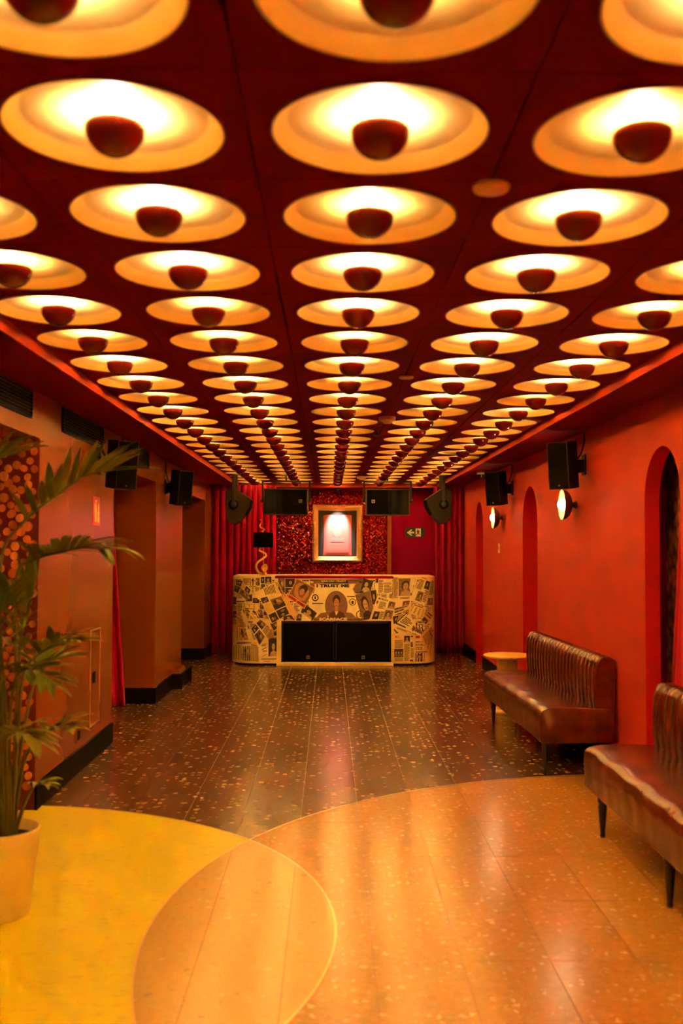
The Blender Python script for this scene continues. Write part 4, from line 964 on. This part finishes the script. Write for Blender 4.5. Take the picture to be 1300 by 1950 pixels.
# ------------------------------------------------------------------ benches
def bench(p_near, length, rz, legs, label, nch=22):
    # local: y from 0 (near end) to length, x from 0 (front) to depth
    T = Matrix.Translation(p_near) @ Matrix.Rotation(rz, 4, 'Z')
    r_ = empty('leather_bench', p_near, label=label, cat='bench', group='channelled leather benches along the red wall')
    D, z0, z1 = .518, .215, .452
    rb = random.Random(int(length * 100))
    def seat(u_, v_):
        # u along the length, v round the section
        sec = [(0.0, z0 + .015), (.0, z0 + .08), (-.004, z0 + .16), (.004, z1 - .03), (.022, z1 - .008), (.06, z1 + .004), (.20, z1 + .006), (.36, z1), (D, z1 - .004), (D, z0 + .015), (D - .02, z0), (.02, z0), (0.0, z0 + .015)]
        k = min(int(round(v_ * 12)), 12); x, z = sec[k]
        y = u_ * length
        if k in (4, 5): x += .006 * math.sin(y * 23 + 1) * math.sin(y * 7); z += .005 * math.sin(y * 17) - .003
        if k in (1, 2): x += .004 * math.sin(y * 31) * math.sin(y * 5 + 2)
        if k == 6: z += .006 * math.sin(y * 9)
        return T @ Vector((x, y, z))
    q = MB().grid(seat, 48, 12)
    for u_ in (0, 1):
        ring_ = [seat(u_, k / 12) for k in range(12)]; cc = sum((Vector(a) for a in ring_), Vector()) / 12
        inner = [(Vector(a) * .9 + cc * .1) + T.to_3x3() @ Vector((0, -.012 if u_ == 0 else .012, 0)) for a in ring_]
        b0 = len(q.v); q.v += [tuple(a) for a in ring_ + inner]
        for k in range(12): q.f.append([b0 + k, b0 + (k + 1) % 12, b0 + 12 + (k + 1) % 12, b0 + 12 + k]); q.m.append(0); q.sm.append(True)
        q.f.append([b0 + 12 + k for k in range(12)]); q.m.append(0); q.sm.append(True)
    q.build('seat', 'leather', r_)
    # backrest with upright channels
    bx0, bx1, bz0, bz1 = .375, D, z1 - .02, .805
    sec = [(bx0 + .012, bz0), (bx0 + .002, bz0 + .08), (bx0, bz0 + .18), (bx0 + .004, bz1 - .09), (bx0 + .014, bz1 - .045), (bx0 + .034, bz1 - .012), (bx0 + .06, bz1), (bx1 - .03, bz1 - .002), (bx1 - .006, bz1 - .02), (bx1, bz1 - .06), (bx1, bz0), (bx0 + .012, bz0)]
    def back(u_, v_):
        k = min(int(round(v_ * 11)), 11); x, z = sec[k]; y = u_ * length
        s_ = abs(math.sin(u_ * nch * PI)) ** .55
        if k <= 5: x += .012 * (1 - s_)
        if 4 <= k <= 7: z -= .008 * (1 - s_)
        return T @ Vector((x, y, z))
    q = MB().grid(back, nch * 8, 11)
    for u_ in (0, 1):
        ring_ = [back(u_, k / 11) for k in range(11)]
        b0 = len(q.v); q.v += [tuple(a) for a in ring_]; q.f.append([b0 + k for k in range(11)]); q.m.append(0); q.sm.append(False)
    q.build('backrest', 'leather', r_)
    for (lx_, ly_) in legs:
        prof = [(1e-4, 0), (.013, 0), (.015, .012), (.012, .02), (.019, .10), (.024, .165), (.019, .178), (.026, .19), (.027, .216)]
        MB().lathe(prof, T @ Matrix.Translation((lx_, ly_, 0)), n=16).build('leg', 'wood', r_)
bench(Vector((1.440, 6.83, 0)), 2.14, .026, [(.05, .06), (.05, 1.95), (.46, .06), (.46, 1.95)], 'brown leather bench beside the little round yellow table')
bench(Vector((1.435, 3.46, 0)), 2.12, .006, [(.045, 1.92), (.045, .88), (.47, 1.92), (.47, .88), (.045, .10), (.47, .10)], 'brown leather bench in front of the arched alcove with floral wallpaper')
# side table
p = aZ(970, 1248, .53)
r_ = empty('side_table', (p.x - .04, p.y - .05, 0), label='small round yellow stone side table behind the bench', cat='table')
T = Matrix.Translation((p.x - .03, p.y - .03, 0))
def wob(prof, n_=48, am=.02):
    q_ = MB(); q_.lathe(prof, Matrix(), n=n_)
    q_.v = [(x * (1 + am * math.sin(3 * math.atan2(y, x) + 1)), y * (1 + am * math.sin(3 * math.atan2(y, x) + 1)), z) for x, y, z in q_.v]
    q_.v = [tuple(T @ Vector(a)) for a in q_.v]; return q_
wob([(1e-4, .545), (.20, .545), (.222, .538), (.226, .528), (.205, .514), (1e-4, .510)]).build('table_top', 'stone', r_)
MB().lathe([(.098, .03), (.094, .20), (.096, .515)], T, n=36).build('pedestal', 'stone', r_)
wob([(1e-4, .034), (.14, .034), (.155, .022), (.155, 0), (1e-4, 0)]).build('base', 'stone', r_)

# ------------------------------------------------------------------ potted palm
pc = Vector((-1.386, 4.28, .0045))
r_ = empty('potted_palm', pc, label='tall potted palm in a cream pot on the yellow floor', cat='potted plant')
T = Matrix.Translation(pc)
pot = MB().lathe([(1e-4, 0), (.122, 0), (.128, .008), (.148, .235), (.152, .238), (.163, .345), (.165, .356), (.160, .362), (.153, .358), (.146, .30), (1e-4, .30)], T, n=56).build('pot', 'pot', r_)
MB().lathe([(1e-4, .322), (.08, .318), (.149, .312)], T, n=32).build('soil', 'soil', r_)
def leaf_mesh(base, d, side_up, L, W, droop, mt):
    q_ = MB(); n_ = 7; p_ = Vector(base); d = d.normalized(); P_ = []
    for i in range(n_ + 1):
        t_ = i / n_; P_.append((p_.copy(), d.copy(), t_)); p_ += d * (L / n_)
        d = (d + Vector((0, 0, -1)) * droop * (.15 + .5 * t_)).normalized()
    vs = []
    for p_, dd, t_ in P_:
        s_ = dd.cross(Vector((0, 0, 1)));
        if s_.length < 1e-3: s_ = side_up
        s_.normalize(); nn = s_.cross(dd).normalized()
        ww = W * (math.sin(PI * min(1, (t_ * .92 + .08)) ** .75) * .95 + .02) * (1 if t_ < .98 else .1)
        vs += [p_ - s_ * ww + nn * ww * .35, p_, p_ + s_ * ww + nn * ww * .35]
    q_.add(vs, [f for i in range(n_) for f in ((3 * i, 3 * i + 1, 3 * i + 4, 3 * i + 3), (3 * i + 1, 3 * i + 2, 3 * i + 5, 3 * i + 4))], 0, True)
    return q_
rp = random.Random(5)
fronds = [  # (px, py, depth) control points from the soil up, first leaf fraction, leaf length, droop, leaf count
    ([(12, 1580, 4.28), (2, 1300, 4.30), (2, 1070, 4.30), (45, 995, 4.25), (105, 945, 4.2), (165, 905, 4.15), (205, 898, 4.12)], .52, .23, .10, 26, 'leaf2'),
    ([(18, 1580, 4.30), (32, 1350, 4.32), (30, 1110, 4.28), (62, 1068, 4.2), (115, 1052, 4.1), (165, 1042, 4.05), (195, 1050, 4.0)], .52, .19, .34, 24, 'leaf'),
    ([(22, 1580, 4.26), (34, 1400, 4.25), (45, 1285, 4.2), (75, 1245, 4.12), (110, 1228, 4.05), (135, 1228, 4.0)], .50, .15, .22, 22, 'leaf2'),
    ([(20, 1580, 4.24), (18, 1420, 4.2), (25, 1310, 4.1), (45, 1275, 4.0), (75, 1280, 3.92), (95, 1300, 3.86)], .50, .15, .25, 20, 'leaf'),
    ([(26, 1580, 4.30), (42, 1465, 4.3), (66, 1412, 4.25), (90, 1392, 4.2), (115, 1385, 4.15), (132, 1388, 4.1)], .45, .13, .25, 18, 'leaf2'),
    ([(30, 1580, 4.32), (45, 1535, 4.33), (62, 1500, 4.3), (78, 1492, 4.26), (92, 1496, 4.22)], .55, .08, .35, 9, 'leaf2'),
    ([(24, 1580, 4.34), (34, 1380, 4.38), (38, 1240, 4.4), (48, 1160, 4.4), (64, 1110, 4.4)], .50, .19, .06, 20, 'leaf'),
    ([(5, 1580, 4.28), (-10, 1350, 4.3), (-30, 1160, 4.3), (-80, 1070, 4.25), (-140, 1060, 4.2), (-180, 1090, 4.2)], .45, .22, .3, 20, 'leaf'),
    ([(8, 1580, 4.24), (0, 1420, 4.15), (-20, 1320, 4.05), (-50, 1290, 3.9), (-80, 1300, 3.8)], .45, .18, .3, 18, 'leaf'),
    ([(14, 1580, 4.22), (10, 1340, 4.15), (2, 1230, 4.05), (4, 1165, 3.95), (14, 1130, 3.85)], .48, .19, .15, 20, 'leaf'),
    ([(8, 1580, 4.2), (4, 1460, 4.12), (12, 1405, 4.05), (40, 1395, 3.95), (62, 1412, 3.9)], .45, .14, .3, 16, 'leaf2'),
    ([(0, 1580, 4.3), (-25, 1250, 4.35), (-45, 1000, 4.4), (-35, 900, 4.4), (0, 872, 4.4), (40, 862, 4.4)], .55, .17, .2, 20, 'leaf2'),
    ([(18, 1580, 4.38), (48, 1380, 4.5), (66, 1300, 4.55), (90, 1262, 4.6), (120, 1255, 4.65)], .48, .15, .22, 18, 'leaf'),
]
for pts, f0, L, droop, cnt, mt in fronds:
    P_ = smooth([aY(*a) for a in pts], 8); P_[0].z = pc.z + .31
    N_ = len(P_)
    fr_ = MB().tube(P_, [.0095 - .0075 * i / N_ for i in range(N_)], 7).build('frond', 'stem', r_)
    i0_ = int(f0 * N_)
    for j in range(cnt):
        t_ = j / max(1, cnt - 1); k = min(N_ - 2, int(i0_ + (N_ - 2 - i0_) * t_)); p_ = P_[k]; tg = (P_[k + 1] - P_[max(0, k - 1)]).normalized()
        sd = tg.cross(Vector((0, 0, 1)))
        if sd.length < .05: sd = Vector((1, 0, 0))
        sd.normalize(); s_ = 1 if j % 2 else -1
        nn = sd.cross(tg).normalized()
        d = tg * (.55 + .6 * t_) + sd * s_ * (.85 - .45 * t_) + nn * rp.uniform(.1, .45)
        ll = L * (.75 + .5 * math.sin(PI * (.15 + .75 * t_))) * rp.uniform(.85, 1.15)
        leaf_mesh(p_, d, sd, ll, .0170 * rp.uniform(.8, 1.25), droop * rp.uniform(.7, 1.3), mt).build('leaflet', mt if rp.random() < .8 else ('leaf' if mt == 'leaf2' else 'leaf2'), fr_, fixn=False)
